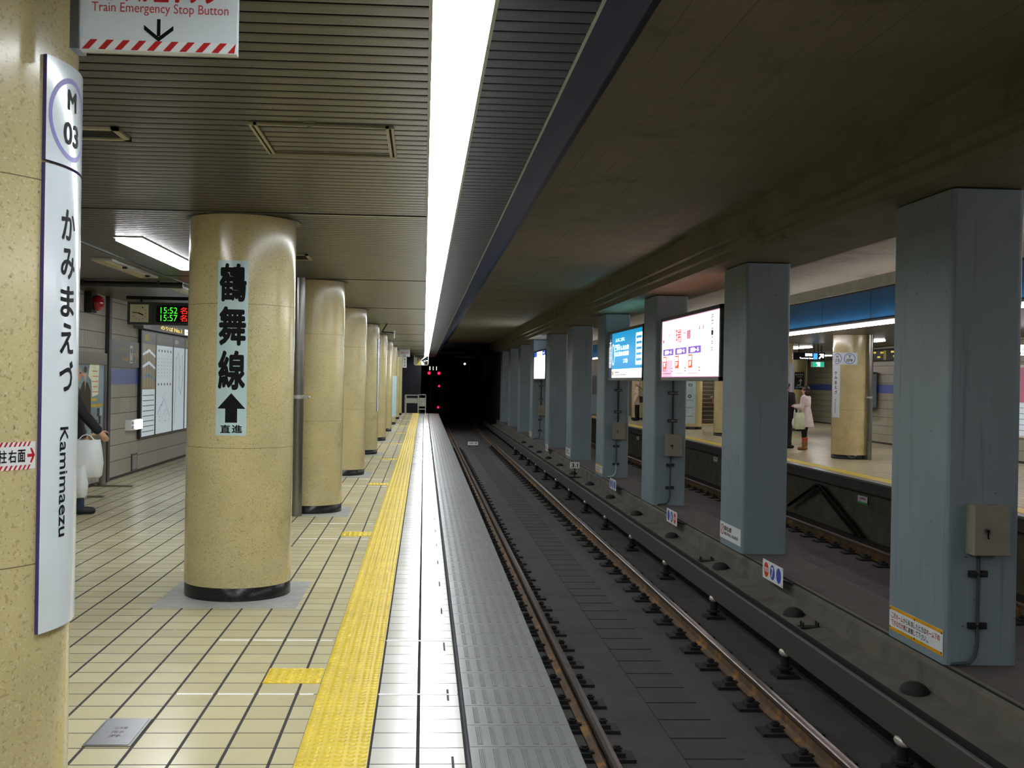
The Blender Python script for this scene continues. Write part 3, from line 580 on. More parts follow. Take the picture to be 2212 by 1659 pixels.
def ad_white(b, Fp, w, h):
    b.rect(Fp, 0, 0.72, 0.9, h, AU, 1); b.rect(Fp, w - 0.95, 0.74, w, h, AU, 1); b.rect(Fp, w - 0.7, 0.79, w - 0.3, 0.83, AW, 2); b.rect(Fp, 1.0, 0.21, 1.9, 0.235, glow('ad_faint_blue', '#9cc4e8', 1.0), 1); b.rect(Fp, 0.6, 0.44, 1.3, 0.45, glow('ad_faint_blue', '#9cc4e8', 1.0), 1)
lightbox(34.2, 37.8, 'narrow looking white lit advertisement with blue top, far along the pillars', glow('ad_white_far', '#ffffff', 4.5), ad_white, glow('added_glow_white', '#cfe4ff', 5.0))

# ------------------------------------------------------------------ small signs on the median curb
def marker(y, lb, discs, z0=-0.445):
    t = thing('track_marker_sign', lb, 'sign', (3.60, y, 0), group='white marker signs with coloured discs'); Fp = Flat((0, 0.325, z0), (0, -1, 0), (0, 0, 1)); b = MB().shell(Fp, 0, 0, 0.65, 0.195, 0.004, WHITE)
    c = {'b': mat('marker_blue', '#4456b4', 0.4), 'r': mat('marker_orange', '#dd4410', 0.4)}
    for k, (m, s) in enumerate(discs):
        x = 0.125 + 0.2 * k; b.disc(Fp, x, 0.0975, 0.077, c[m], 5)
        if s == '|': b.rect(Fp, x - 0.012, 0.06, x + 0.012, 0.135, WHITE, 6)
        elif len(s) == 1: b.text(Fp, s, x - 0.035, 0.045, x + 0.035, 0.15, WHITE, 7, 0.035)
        elif s: b.rect(Fp, x - 0.068, 0.075, x + 0.068, 0.12, WHITE, 5.6); b.text(Fp, s, x - 0.06, 0.08, x + 0.06, 0.116, c[m], 6.2, 0.02)
    for q in ((0.02, 0.18), (0.63, 0.18), (0.02, 0.015), (0.63, 0.015)): b.disc(Fp, *q, 0.006, DSTEEL, 5, n=8)
    b.build('sign_plate', t); MB().bar((0.006, -0.20, -0.385), (0.13, -0.24, -0.42), 0.05, 0.03, CABL).build('bracket', t)
marker(10.84 + 0.28, 'white marker with orange disc and the number 7 in front of the second pillar', [('r', '区分点'), ('b', '7'), ('b', '')]); marker(15.38 + 0.35, 'white marker with two blue discs and one orange in front of the third pillar', [('b', ''), ('b', '6'), ('r', '区分点')])
marker(20.7, 'white marker with three blue discs in front of the fourth pillar', [('b', ''), ('b', '|'), ('b', '')]); marker(32.0, 'tiny white marker with blue and orange discs far along the curb', [('b', ''), ('b', '5'), ('r', '区分点')])
t = thing('distance_post', 'small white distance post reading 3.1 on the median curb', 'sign', (3.5, 25.3, -0.63)); Fp = Flat((-0.11, 0, 0.215), (1, 0, 0), (0, 0, 1)); b = MB().shell(Fp, 0, 0, 0.22, 0.14, 0.02, WHITE); b.text(Fp, '3.1', 0.04, 0.025, 0.185, 0.115, BLACK, 22, 0.03); b.build('sign_plate', t); MB().box(-0.015, 0.015, 0, 0.02, 0, 0.22, DSTEEL).box(-0.14, 0.14, -0.05, 0.06, 0.0, 0.02, RUBB).build('stand', t)
t = thing('stop_position_sign', 'small white stop position sign lying between the near rails', 'sign', (1.96, 43.3, -1.05)); Fp = Flat((-0.2, 0, 0.08), (1, 0, 0), (0, 0.35, 0.94)); b = MB().shell(Fp, 0, 0, 0.4, 0.14, 0.01, WHITE)
for k, ch in enumerate('停車位置'): b.text(Fp, ch, 0.04 + 0.082 * k, 0.035, 0.113 + 0.082 * k, 0.11, BLACK if k != 2 else RED, 12, 0.01)
b.build('sign_plate', t); MB().box(-0.15, -0.12, 0, 0.05, 0, 0.1, DSTEEL).box(0.12, 0.15, 0, 0.05, 0, 0.1, DSTEEL).build('stand', t)
for y, lb in ((18.8, 'nearest the camera'), (28.5, 'second from the camera'), (39.0, 'farthest from the camera')):
    t = thing('underplatform_sign', f'small white and green notice under the far platform edge, {lb}', 'sign', (M_(0.466), y, -0.46), group='white and green notices under the far platform'); Fp = Flat((-0.005, 0.2, 0), (0, -1, 0), (0, 0, 1)); b = MB().shell(Fp, 0, 0, 0.42, 0.135, 0.004, WHITE); b.rect(Fp, 0, 0, 0.42, 0.03, mat('notice_green', '#2fae52', 0.4), 5); b.text(Fp, '退避場所', 0.08, 0.07, 0.36, 0.115, RED, 5, 0.01); b.disc(Fp, 0.1, 0.05, 0.014, BLACK, 5, n=8); b.build('sign_plate', t)
b = MB()
for i in range(3): b.bar((7.55, 18.6 + 0.0 + 0.12 * i, -1.0), (7.55, 20.6 + 0.12 * i, -0.32), 0.03, 0.06, DSTEEL).bar((7.55, 20.6 + 0.12 * i, -0.32), (7.55, 22.4, -0.9), 0.03, 0.05, DSTEEL)
tag(b.build('cable_ramp'), 'dark sloping cable rack under the far platform edge', 'cable rack')
tag(MB().box(4.78, 5.0, 9.6, 10.2, -1.05, -0.72, WALK).build('concrete_block'), 'low concrete block beside the far track near the nearest pillar', 'block')

# ------------------------------------------------------------------ round columns of the near platform
CX, CR = -1.33, 0.38
CY = [3.1 + 5.03 * i for i in range(10)]
def column(x, y, label, group, plinth=True, scuff=False):
    t = thing('column', label, 'column', (x, y, 0), group=group, kind='thing'); pr = [(CR, 0.095)]
    b = MB()
    for z0, z1, m in ((0.095, 1.0685, TERR), (1.0685, 1.0715, JOINT), (1.0715, 2.0735, TERR), (2.0735, 2.0765, JOINT), (2.0765, ZC, TERR)): b.lathe([(CR, z0), (CR, z1)], 0, 0, m, 72)
    if scuff:
        B_ = Bent(0, 0, CR, -110, 0, 0.03); q = random.Random(3); sm = mat('scuff', '#5f553c', 0.7)
        for i in range(46):
            a, z, d, ln = q.gauss(0.20, 0.08), abs(q.gauss(0.24, 0.11)) + 0.12, q.uniform(-0.9, 0.9), q.uniform(0.008, 0.045); dx, dz = ln * math.cos(d), ln * math.sin(d); wd = q.uniform(0.0006, 0.0018)
            b.poly(B_, [(a, z), (a + dx * .5, z + dz * .5 - wd), (a + dx, z + dz), (a + dx * .5, z + dz * .5 + wd)], sm, 0.4)
    b.build('shaft', t); MB().lathe([(CR - 0.002, 0.0), (CR - 0.002, 0.093), (CR - 0.006, 0.097)], 0, 0, GRAN, 64).build('base_band', t)
    MB().lathe([(CR, ZC - 0.001), (CR + 0.035, ZC - 0.004), (CR + 0.035, ZC + 0.004)], 0, 0, mat('dark_trim', '#23211e'), 48).build('ceiling_collar', t)
    if plinth: MB().box(-0.49, 0.49, -0.58, 0.42, -0.01, 0.0015, mat('mortar', '#9a9a94', 0.7, var=0.12, scale=8)).build('mortar_pad', t)
    return t
CLAB = ['round cream column nearest the camera, carrying the white name plate', 'round cream column with the big black lettering strip', 'round cream column behind the steel pipe', 'round cream column, fourth along the near platform', 'round cream column with a narrow white plate edge, fifth along the near platform', 'round cream column, sixth along the near platform', 'round cream column, seventh along the near platform', 'round cream column with a pale blue panel far down the near platform', 'round cream column, ninth along the near platform', 'round cream column at the far end of the near platform']
for i, y in enumerate(CY): column(CX if i else -1.36, y, CLAB[i], 'round columns of the near platform', True, i in (1, 2))
def name_plate(x, y, label, a0=-22.5, letters=True):
    t = thing('station_name_plate', label, 'sign', (x, y, 0), group='station name plates'); B_ = Bent(0, 0, CR, a0, 0, 0.012); w = 0.245
    for nm, z0, z1 in (('symbol_panel', 2.130, 2.405), ('name_panel', 0.885, 2.122)):
        b = MB().shell(B_, 0, z0, w, z1, 0.012, PLATE, mat('plate_edge', '#4b3f86', 0.4)); cx = 0.120
        if nm == 'symbol_panel':
            b.ring(B_, cx, 2.258, 0.098, 0.112, PURP, 12.6); b.text(B_, 'M', cx - 0.028, 2.283, cx + 0.028, 2.338, BLACK, 12.8, 0.03); b.text(B_, '03', cx - 0.048, 2.188, cx + 0.048, 2.250, BLACK, 12.8, 0.025)
        elif letters:
            for ch, z in zip('かみまえづ', (1.972, 1.868, 1.765, 1.665, 1.563)): b.text(B_, ch, cx - 0.05, z - 0.042, cx + 0.033, z + 0.042, BLACK, 12.8, 0.02)
            b.text(B_, 'Kamimaezu', cx - 0.042, 1.13, cx + 0.005, 1.425, BLACK, 12.8, 0.008, turn=1)
        b.build(nm, t)
name_plate(-1.36, CY[0], 'tall white name plate reading M 03 and Kamimaezu on the nearest column'); name_plate(CX, CY[4], 'narrow white name plate edge on the fifth column')
# direction strip on the second column
t = thing('direction_strip', 'pale strip with big black characters and an arrow on the second column', 'sign', (CX, CY[1], 0)); B_ = Bent(0, 0, CR, -106.8, 1.158, 0.02)
b = MB().shell(B_, 0, 0, 0.213, 1.216, 0.003, PLBLUE)
for ch, z0, z1 in (('鶴', 2.088, 2.355), ('舞', 1.783, 2.056), ('線', 1.475, 1.750)): b.text(B_, ch, 0.012, z0 - 1.158, 0.200, z1 - 1.158, BLACK, 3.6, 0.034)
b.poly(B_, [(0.108, 0.295), (0.205, 0.187), (0.150, 0.187), (0.150, 0.09), (0.068, 0.09), (0.068, 0.187), (0.012, 0.187)], BLACK, 3.6)
b.text(B_, '直', 0.035, 0.018, 0.105, 0.075, BLACK, 3.6, 0.025); b.text(B_, '進', 0.115, 0.018, 0.185, 0.075, BLACK, 3.6, 0.025); b.build('sheet', t)
# sticker on the nearest column
t = thing('column_sticker', 'white sticker with red stripes, red arrow and black characters on nearest column', 'sticker', (-1.36, CY[0], 0)); B_ = Bent(0, 0, CR, -80, 1.320, 0.02)
b = MB().shell(B_, 0, 0, 0.374, 0.072, 0.0008, WHITE)
for k in range(26):
    x = 0.0138 * k
    for z in (0.0, 0.060): b.poly(B_, [(x, z), (x + 0.006, z), (x + 0.013, z + 0.012), (x + 0.007, z + 0.012)], RED, 1.2)
for k, ch in enumerate('柱右面'): b.text(B_, ch, 0.2615 + 0.0275 * k, 0.019, 0.285 + 0.0275 * k, 0.052, BLACK, 1.3, 0.015)
b.rect(B_, 0.3465, 0.032, 0.367, 0.040, RED, 1.3); b.poly(B_, [(0.355, 0.055), (0.361, 0.055), (0.3725, 0.036), (0.361, 0.017), (0.355, 0.017), (0.364, 0.036)], RED, 1.4); b.build('sheet', t)
# emergency stop signs hung from the columns
def emergency(x, y, z, label):
    t = thing('emergency_stop_sign', label, 'sign', (x, y, z), group='train emergency stop signs'); Fp = Flat((0, 0, 0), (1, 0, 0), (0, 0, 1))
    b = MB().box(0, 0.40, 0, 0.03, 0, 0.30, PLATE)
    for z0, z1 in ((0.002, 0.027), (0.273, 0.298)):
        b.rect(Fp, 0.002, z0, 0.398, z1, WHITE, 0.6)
        for k in range(10):
            xx = 0.006 + 0.0412 * k; q = [(xx, z0), (xx + 0.018, z0), (xx + 0.040, z1), (xx + 0.022, z1)]; b.poly(Fp, [(min(p, 0.398), r) for p, r in q], RED, 1.2)
    b.text(Fp, 'Train Emergency Stop Button', 0.030, 0.092, 0.378, 0.124, mat('sign_red_text', '#c23a44', 0.4), 1.2, 0.0)
    for k, ch in enumerate('非常停止ボタン'): b.text(Fp, ch, 0.055 + 0.044 * k, 0.128, 0.093 + 0.044 * k, 0.185, RED, 1.2, 0.03)
    b.rect(Fp, 0.196, 0.04, 0.205, 0.084, BLACK, 1.2); b.poly(Fp, [(0.2005, 0.026), (0.238, 0.056), (0.238, 0.068), (0.2005, 0.038), (0.163, 0.068), (0.163, 0.056)], BLACK, 1.4); b.build('panel', t)
    MB().box(-0.022, 0.0, -0.01, 0.06, 0.0, 0.29, STEEL).build('bracket', t); return t
emergency(-0.90, 2.9, 2.405, 'white Train Emergency Stop Button sign with black arrow, top left'); emergency(-0.94, 41.0, 2.40, 'tiny white emergency stop sign far down the near platform')
# pipe beside the third column
t = thing('drain_pipe', 'vertical steel pipe between the second and third columns', 'pipe', (-1.42, 12.62, 0)); MB().cyl((0, 0, 0), (0, 0, ZC), 0.062, STEEL, 24).build('tube', t)
b = MB().cyl((0, 0, 1.33), (0, 0, 1.37), 0.068, ALU, 24).bar((0.05, -0.03, 1.35), (0.13, -0.06, 1.35), 0.02, 0.025, ALU); b.ell((0.13, -0.06, 1.35), (0.018, 0.018, 0.018), ALU); b.build('clamp', t)
t = thing('timetable_panel', 'pale blue upright panel on the eighth column', 'panel', (CX, CY[7], 0)); MB().shell(Bent(0, 0, CR, -62, 0.28, 0.03), 0, 0, 0.36, 1.4, 0.01, PLBLUE).build('sheet', t)
t = thing('ceiling_bracket', 'small black bracket with white plate hung below the ceiling at fifth column', 'bracket', (-0.83, 22.6, 0)); MB().tube([(0.06, 0, 2.70), (-0.04, 0, 2.53), (0.20, 0, 2.515)], 0.012, CABL).build('arm', t); MB().box(0.20, 0.222, -0.03, 0.03, 2.40, 2.56, WHITE).build('plate', t)
# access hatch and air vents in the ceiling
t = thing('ceiling_hatch', 'rectangular ceiling access hatch with pale double frame', 'ceiling hatch', (-0.80, 4.96, ZC)); fr = mat('hatch_frame', '#a39c80', 0.45)
b = MB()
for a, c in ((0.0, 0.012), (0.022, 0.036)): b.box(a, c, 0, 0.66, -0.010, 0.002, fr); b.box(0.645 - c, 0.645 - a, 0, 0.66, -0.010, 0.002, fr)
b.box(0.012, 0.633, 0, 0.012, -0.010, 0.002, fr).box(0.012, 0.633, 0.648, 0.66, -0.010, 0.002, fr).box(0.012, 0.022, 0.012, 0.648, -0.004, 0.002, GAP).box(0.623, 0.633, 0.012, 0.648, -0.004, 0.002, GAP); b.build('frame', t); MB().box(0.25, 0.30, -0.05, -0.045, -0.004, 0.002, fr).cyl((0.27, 0.012, -0.012), (0.27, 0.012, -0.004), 0.01, DSTEEL, 8).build('latch', t)
def vent(x, y, label, ly=0.25):
    t = thing('ceiling_vent', label, 'ceiling vent', (x, y, ZC), group='ceiling vents'); b = MB().box(-0.5, 0, 0, 0.03, -0.012, 0, fr).box(-0.5, 0, ly - 0.03, ly, -0.012, 0, fr).box(-0.5, -0.47, 0, ly, -0.012, 0, fr).box(-0.03, 0, 0, ly, -0.012, 0, fr); b.build('frame', t)
    b = MB().box(-0.47, -0.03, 0.03, ly - 0.03, -0.003, 0, GAP)
    for k in range(8): b.box(-0.46, -0.04, 0.04 + (ly - 0.08) / 8 * k, 0.045 + (ly - 0.08) / 8 * k, -0.008, -0.003, DSTEEL)
    b.build('grille', t)
vent(-1.42, 5.14, 'dark ceiling vent with pale frame beside the nearest column'); vent(-1.08, 10.2, 'small dark ceiling vent right of the lettered column', 0.45)

# ------------------------------------------------------------------ left side: wall fittings, boards, hanging signs
WX = -4.62
GREY = mat('sign_grey', '#565c62', 0.35, var=0.05); OCH = mat('sign_ochre', '#c99a4a', 0.4); DFR = mat('board_frame', '#26282c', 0.35, 0.4)
t = thing('elevator_sign', 'grey elevator direction sign with ochre arrow on left wall', 'sign', (WX, 16.45, 1.68)); Fp = Flat((0.004, 0, 0), (0, 1, 0), (0, 0, 1)); b = MB().shell(Fp, 0, 0, 1.6, 0.40, 0.03, GREY)
b.text(Fp, 'エレベーター', 0.40, 0.235, 1.00, 0.31, OCH, 31, 0.01); b.text(Fp, 'Elevator', 0.62, 0.10, 1.0, 0.16, OCH, 31, 0.01); b.rect(Fp, 1.06, 0.07, 1.22, 0.34, WHITE, 31); b.rect(Fp, 1.08, 0.085, 1.20, 0.30, GREY, 31.6)
for k in range(3): b.disc(Fp, 1.105 + 0.035 * k, 0.21, 0.013, WHITE, 32, n=10); b.rect(Fp, 1.093 + 0.035 * k, 0.11, 1.117 + 0.035 * k, 0.19, WHITE, 32)
b.rect(Fp, 1.30, 0.185, 1.40, 0.225, OCH, 31); b.poly(Fp, [(1.36, 0.34), (1.40, 0.34), (1.50, 0.205), (1.40, 0.07), (1.36, 0.07), (1.45, 0.205)], OCH, 31.5); b.build('panel', t)
t = thing('map_board', 'four panel map and timetable board on the left wall', 'map board', (WX, 18.12, 0.53)); Fp = Flat((0.004, 0, 0), (0, 1, 0), (0, 0, 1))
MB().shell(Fp, 0, 0, 4.5, 1.77, 0.05, DFR).build('frame', t)
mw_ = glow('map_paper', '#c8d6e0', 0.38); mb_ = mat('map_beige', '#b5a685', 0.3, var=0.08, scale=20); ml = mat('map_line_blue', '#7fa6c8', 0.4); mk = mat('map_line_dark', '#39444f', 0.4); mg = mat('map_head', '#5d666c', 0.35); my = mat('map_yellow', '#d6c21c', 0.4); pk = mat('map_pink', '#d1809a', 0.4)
for i, (a, c) in enumerate(((0.08, 0.93), (1.02, 2.22), (2.31, 3.2), (3.29, 4.42))):
    b = MB(); b.rect(Fp, a, 0.03, c, 1.55, mw_, 52); b.rect(Fp, a, 1.55, c, 1.74, mg, 52); Ln = c - a
    if i in (0, 3): b.rect(Fp, a + 0.1, 1.60, a + 0.42 if i == 0 else c, 1.70, my, 53)
    else: b.text(Fp, '案内', a + 0.12, 1.61, a + 0.35, 1.69, OCH if i == 1 else mw_, 53)
    if i == 0:
        b.rect(Fp, a, 0.80, c, 1.55, mb_, 53)
        for k in range(3): b.poly(Fp, [(a, 0.95 + 0.2 * k), (a + Ln * .5, 1.02 + 0.2 * k), (c, 0.93 + 0.2 * k), (c, 0.97 + 0.2 * k), (a + Ln * .5, 1.07 + 0.2 * k), (a, 0.99 + 0.2 * k)], mw_ if k else ml, 54)
        for k in range(4): b.rect(Fp, a + 0.15 + 0.18 * k, 0.82, a + 0.16 + 0.18 * k, 1.5, mw_, 54)
        for k in range(8): b.rect(Fp, a + 0.04, 0.10 + 0.085 * k, c - 0.04, 0.112 + 0.085 * k, mk, 54)
    elif i == 1:
        for k in range(5):
            for q in (0.86, 1.44): b.rect(Fp, a + 0.12 + 0.22 * k, q, a + 0.19 + 0.22 * k, q + 0.04, mk, 54)
            for q in range(6): b.rect(Fp, a + 0.12 + 0.22 * k, 1.02 + 0.06 * q, a + 0.16 + 0.22 * k, 1.03 + 0.06 * q, mk, 54)
        P0 = [(a + 0.1, 0.35), (a + 0.35, 0.5), (a + 0.6, 0.62), (a + 0.8, 0.45), (a + 1.05, 0.3)]
        for p, q in zip(P0, P0[1:]): b.poly(Fp, [p, q, (q[0], q[1] + 0.014), (p[0], p[1] + 0.014)], ml, 54)
        for k in range(26): x, z = a + R.uniform(.2, 1.0), R.uniform(.2, .75); b.disc(Fp, x, z, 0.012, mk if k % 3 else ml, 54, n=6)
    elif i == 2:
        P0 = [(a + 0.1, 0.15), (a + 0.16, 0.75), (a + 0.2, 1.35), (a + 0.38, 1.45), (a + 0.5, 1.2), (a + 0.45, 0.8), (a + 0.6, 0.7), (a + 0.75, 0.95), (a + 0.7, 1.4)]
        for p, q in zip(P0, P0[1:]): b.poly(Fp, [p, (p[0] + 0.015, p[1]), (q[0] + 0.015, q[1]), q], mk, 54); b.disc(Fp, q[0], q[1], 0.016, mk, 55, n=8)
    else: b.rect(Fp, a + 0.3, 0.75, c, 1.45, pk, 53)
    b.build('map_panel', t)
t = thing('header_lightbox', 'long grey header box with yellow lettering above the map board', 'sign', (WX + 0.005, 17.8, 2.31)); MB().box(0.0, 0.16, 0, 5.0, 0, 0.13, GREY).build('housing', t); Fp = Flat((0.161, 0, 0), (0, 1, 0), (0, 0, 1)); b = MB(); b.rect(Fp, 0.5, 0.01, 4.5, 0.12, mat('header_face', '#4b5157', 0.4), 0.4); gy = glow('sign_yellow_glow', '#f2cf1f', 1.2); b.text(Fp, 'のりば', 1.15, 0.03, 2.05, 0.10, gy, 1, 0.01); b.text(Fp, 'No.1', 2.15, 0.03, 2.75, 0.10, gy, 1, 0.01); b.rect(Fp, 3.0, 0.015, 3.4, 0.115, AWB, 1); b.rect(Fp, 3.1, 0.06, 3.3, 0.07, BLACK, 2); b.build('lettering_panel', t)
t = thing('emergency_light', 'small lit white emergency light box low on the left wall', 'emergency light', (WX, 17.42, 0.70)); MB().box(0, 0.09, 0, 0.62, 0, 0.165, WHITE).box(0.09, 0.094, 0.05, 0.17, 0.09, 0.135, DSTEEL).box(0.09, 0.094, 0.05, 0.17, 0.025, 0.07, DSTEEL).build('housing', t); MB().box(0.09, 0.12, 0.26, 0.60, 0.012, 0.153, glow('emergency_glow', '#ffffff', 4.0)).build('lit_lens', t)
tag(MB().box(0.0, 0.012, 0, 0.35, 0, 0.28, DSTEEL).box(0.012, 0.016, 0.04, 0.31, 0.03, 0.25, mat('cover_steel', '#9a9da0')).build('wall_socket_cover', None, (WX, 17.8, 0.03)), 'small steel cover plate at the foot of the left wall', 'cover plate')
t = thing('fire_alarm_lamp', 'red round alarm lamp high on the left wall', 'alarm lamp', (WX, 15.38, 2.55)); MB().box(0, 0.1, -0.12, 0.12, -0.14, 0.14, CABL).build('mount', t); MB().ell((0.15, 0, -0.01), (0.085, 0.10, 0.11), mat('alarm_red', '#a3142a', 0.15, coat=0.5)).build('lens', t)
# poster stand
t = thing('poster_stand', 'steel poster stand with a film poster beside the left wall', 'poster stand', (-4.47, 15.02, 0)); b = MB()
b.box(-0.03, 0.0, -0.72, 0.72, 0.66, 1.86, DSTEEL).box(-0.03, 0.03, 0.69, 0.74, 0.66, 1.86, STEEL).box(-0.03, 0.03, -0.74, -0.69, 0.66, 1.86, STEEL).box(-0.03, 0.03, -0.69, 0.69, 0.66, 0.74, STEEL).box(-0.03, 0.03, -0.69, 0.69, 1.70, 1.86, STEEL); b.build('frame', t)
for s in (-0.7, 0.7): MB().cyl((0.0, s, 0.03), (0.0, s, 0.7), 0.045, STEEL, 20).build('pole', t); MB().box(-0.1, 0.42, s - 0.05, s + 0.05, 0.0, 0.02, STEEL).cyl((0, s, 0.02), (0, s, 0.05), 0.07, STEEL, 16).build('foot', t)
Fp = Flat((0.002, -0.69, 0.74), (0, 1, 0), (0, 0, 1)); b = MB(); b.rect(Fp, 0, 0, 1.38, 0.96, mat('poster_grey', '#7d93a0', 0.15, var=0.3, scale=2.5, coat=0.4), 0)
bk = mat('poster_black', '#1c1716', 0.25); sk = mat('poster_skin', '#b59a86', 0.3); cr = mat('poster_cream', '#d9dfc0', 0.3)
b.poly(Fp, [(0.30, 0.30), (0.32, 0.62), (0.42, 0.72), (0.52, 0.74), (0.66, 0.70), (0.78, 0.60), (0.80, 0.30)], bk, 1); b.disc(Fp, 0.53, 0.83, 0.065, sk, 1.2, 0.085); b.poly(Fp, [(0.50, 0.75), (0.56, 0.75), (0.54, 0.60)], sk, 1.4); b.disc(Fp, 0.53, 0.885, 0.075, bk, 1.5, 0.045)
b.poly(Fp, [(0.72, 0.96), (1.15, 0.96), (1.12, 0.55), (0.84, 0.52), (0.80, 0.74), (0.66, 0.80)], cr, 1)
for k in range(5): b.rect(Fp, 0.84 + 0.03 * (k % 2), 0.86 - 0.07 * k, 1.08 + 0.08 * (k % 3), 0.875 - 0.07 * k, mat('poster_red_text', '#c07080', 0.4), 2)
for k in range(2): b.rect(Fp, 0.80, 0.46 - 0.08 * k, 1.05 + 0.28 * k, 0.50 - 0.08 * k, mat('poster_gold', '#b9a02a', 0.4), 2)
for x, z, c in ((1.08, 0.25, bk), (1.22, 0.26, mat('poster_blue', '#8fa4bb', 0.3)), (1.15, 0.14, bk)): b.rect(Fp, x, z, x + 0.10, z + 0.11, c, 2)
b.rect(Fp, 0.82, 0.03, 1.10, 0.20, bk, 2); b.rect(Fp, 1.14, 0.02, 1.30, 0.12, RED, 2); b.rect(Fp, 0, 0, 1.38, 0.012, OCH, 2); b.build('poster', t)
# departure board with clock
t = thing('departure_board', 'hanging dark departure board showing 15:52 and 15:57', 'departure board', (-3.46, 14.2, 2.205)); Fp = Flat((0, -0.001, 0), (1, 0, 0), (0, 0, 1))
b = MB().box(0, 1.9, 0, 0.2, 0, 0.285, mat('board_body', '#2e3236', 0.4)); b.rect(Fp, 0.06, 0.035, 1.84, 0.245, BLACK, 0.5); b.build('housing', t); b = MB(); gg = glow('led_green', '#4cf03a', 1.1); gr = glow('led_red', '#ff2a1c', 1.4); gyy = glow('led_amber', '#ffb020', 2.0)
for k, s in enumerate(('15:57', '15:52')):
    b.text(Fp, s, 0.115, 0.05 + 0.095 * k, 0.325, 0.13 + 0.095 * k, gg, 2)
    for q, ch in enumerate(('名古屋港', '名城線右')[k]): b.text(Fp, ch, 0.36 + 0.095 * q, 0.048 + 0.095 * k, 0.445 + 0.095 * q, 0.134 + 0.095 * k, gr, 2)
b.build('led_lines', t); MB().cyl((-0.34, 0.1, 0.345), (1.95, 0.1, 0.345), 0.022, CABL, 12).cyl((0.5, 0.1, 0.285), (0.5, 0.1, 0.5), 0.02, CABL).cyl((1.6, 0.1, 0.285), (1.6, 0.1, 0.5), 0.02, CABL).cyl((-0.15, 0.1, 0.29), (-0.15, 0.1, 0.35), 0.015, CABL).build('hanger', t)
t = thing('clock', 'square analogue clock left of the departure board', 'clock', (-3.76, 14.2, 2.205)); MB().box(0, 0.30, 0, 0.16, 0, 0.285, mat('clock_case', '#3a3c38', 0.4)).build('case', t); b = MB(); b.rect(Fp, 0.035, 0.03, 0.265, 0.255, mat('clock_face', '#d8d2b4', 0.3, var=0.03), 1)
for k in range(12): a = math.radians(30 * k); b.text(Fp, str(12 if k == 0 else k), 0.143 + 0.082 * math.sin(a), 0.136 + 0.082 * math.cos(a), 0.157 + 0.082 * math.sin(a), 0.152 + 0.082 * math.cos(a), BLACK, 2)
b.build('face', t); b = MB()
for a, ln, wd in ((115, 0.055, 0.007), (279, 0.085, 0.005)): r = math.radians(a); d = (math.sin(r), math.cos(r)); e_ = (d[1], -d[0]); b.poly(Fp, [(0.15 + e_[0] * s * wd + d[0] * l, 0.143 + e_[1] * s * wd + d[1] * l) for s, l in ((-1, -0.012), (-1, ln), (1, ln), (1, -0.012))], BLACK, 3)
b.build('hands', [o for o in t.children if o.name.startswith('face')][0])
t = thing('ceiling_pipe', 'dark pipe running across under the left ceiling', 'pipe', (-4.62, 13.5, 2.655)); MB().cyl((0, 0, 0), (1.7, 0, 0), 0.035, mat('dark_pipe', '#2b2a28', 0.5)).build('tube', t); MB().box(0.5, 0.53, -0.04, 0.04, 0.0, 0.045, DSTEEL).box(1.4, 1.43, -0.04, 0.04, 0.0, 0.045, DSTEEL).build('hanger', t)
for i, (y, ln) in enumerate(((8.0, 1.9), (10.9, 1.85), (14.1, 2.0))):
    t = thing('unlit_lamp', f'unlit yellowish lamp fixture on the left ceiling, {NTH[i]} from the camera', 'ceiling lamp', (-3.24, y, ZC), group='unlit lamp fixtures'); MB().box(0, 0.2, 0, ln, -0.03, 0, ALU).build('housing', t); MB().box(0.03, 0.13, 0.05, ln - 0.05, -0.036, -0.03, mat('lamp_yellowed', '#b3a36a', 0.35)).build('diffuser', t); MB().box(0.15, 0.19, ln * .3, ln * .3 + 0.05, -0.05, -0.03, CABL).box(0.15, 0.19, ln * .8, ln * .8 + 0.05, -0.05, -0.03, CABL).build('socket', t)

# ------------------------------------------------------------------ far end of the near platform and the tunnel
def gate(x, wd, z0, z1, p0, p1, label, legs):
    t = thing('platform_gate', label, 'gate', (x, 51.3, 0), group='platform end gates'); b = MB().bar((0, 0, z1), (wd, 0, z1), 0.03, 0.035, ALU)
    for q in legs: b.bar((q, 0, 0), (q, 0, z1), 0.035, 0.03, ALU, (0, 1, 0))
    if z0 > 0.1: b.bar((0, 0, z0), (wd, 0, z0), 0.03, 0.035, ALU)
    b.build('frame', t); MB().box(0.03, wd - 0.03, -0.012, 0.012, p0, p1, mat('gate_sheet', '#a6a69c', 0.5)).build('infill', t)
gate(-0.86, 0.60, 0, 0.84, 0.47, 0.70, 'wide metal gate at the end of the near platform', (0.0, 0.05, 0.6)); gate(-0.24, 0.33, 0.2, 0.87, 0.33, 0.72, 'narrow metal gate at the end of the near platform', (0.0, 0.33))
t = thing('platform_mirror', 'rounded square mirror hung at the far end of the light strip', 'mirror', (-0.145, 50.0, 2.45)); pts = []
for cx, cz, a0 in ((0.24, 0.15, 0), (-0.24, 0.15, 90), (-0.24, -0.15, 180), (0.24, -0.15, 270)):
    for k in range(6): a = math.radians(a0 + 18 * k); pts.append((cx + 0.09 * math.cos(a), cz + 0.09 * math.sin(a)))
b = MB(); b.add([(x, 0, z) for x, z in pts] + [(x, 0.04, z) for x, z in pts], [tuple(range(24)), tuple(range(47, 23, -1))] + [(i, 24 + i, 24 + (i + 1) % 24, (i + 1) % 24) for i in range(24)], mat('mirror_rim', '#c9c7b4', 0.4)); b.build('rim', t)
b = MB(); v = [(0, -0.055, 0)]; n2 = len(pts)
for r in (0.35, 0.7, 0.93): v += [(x * r, -0.055 + 0.05 * r * r, z * r) for x, z in pts]
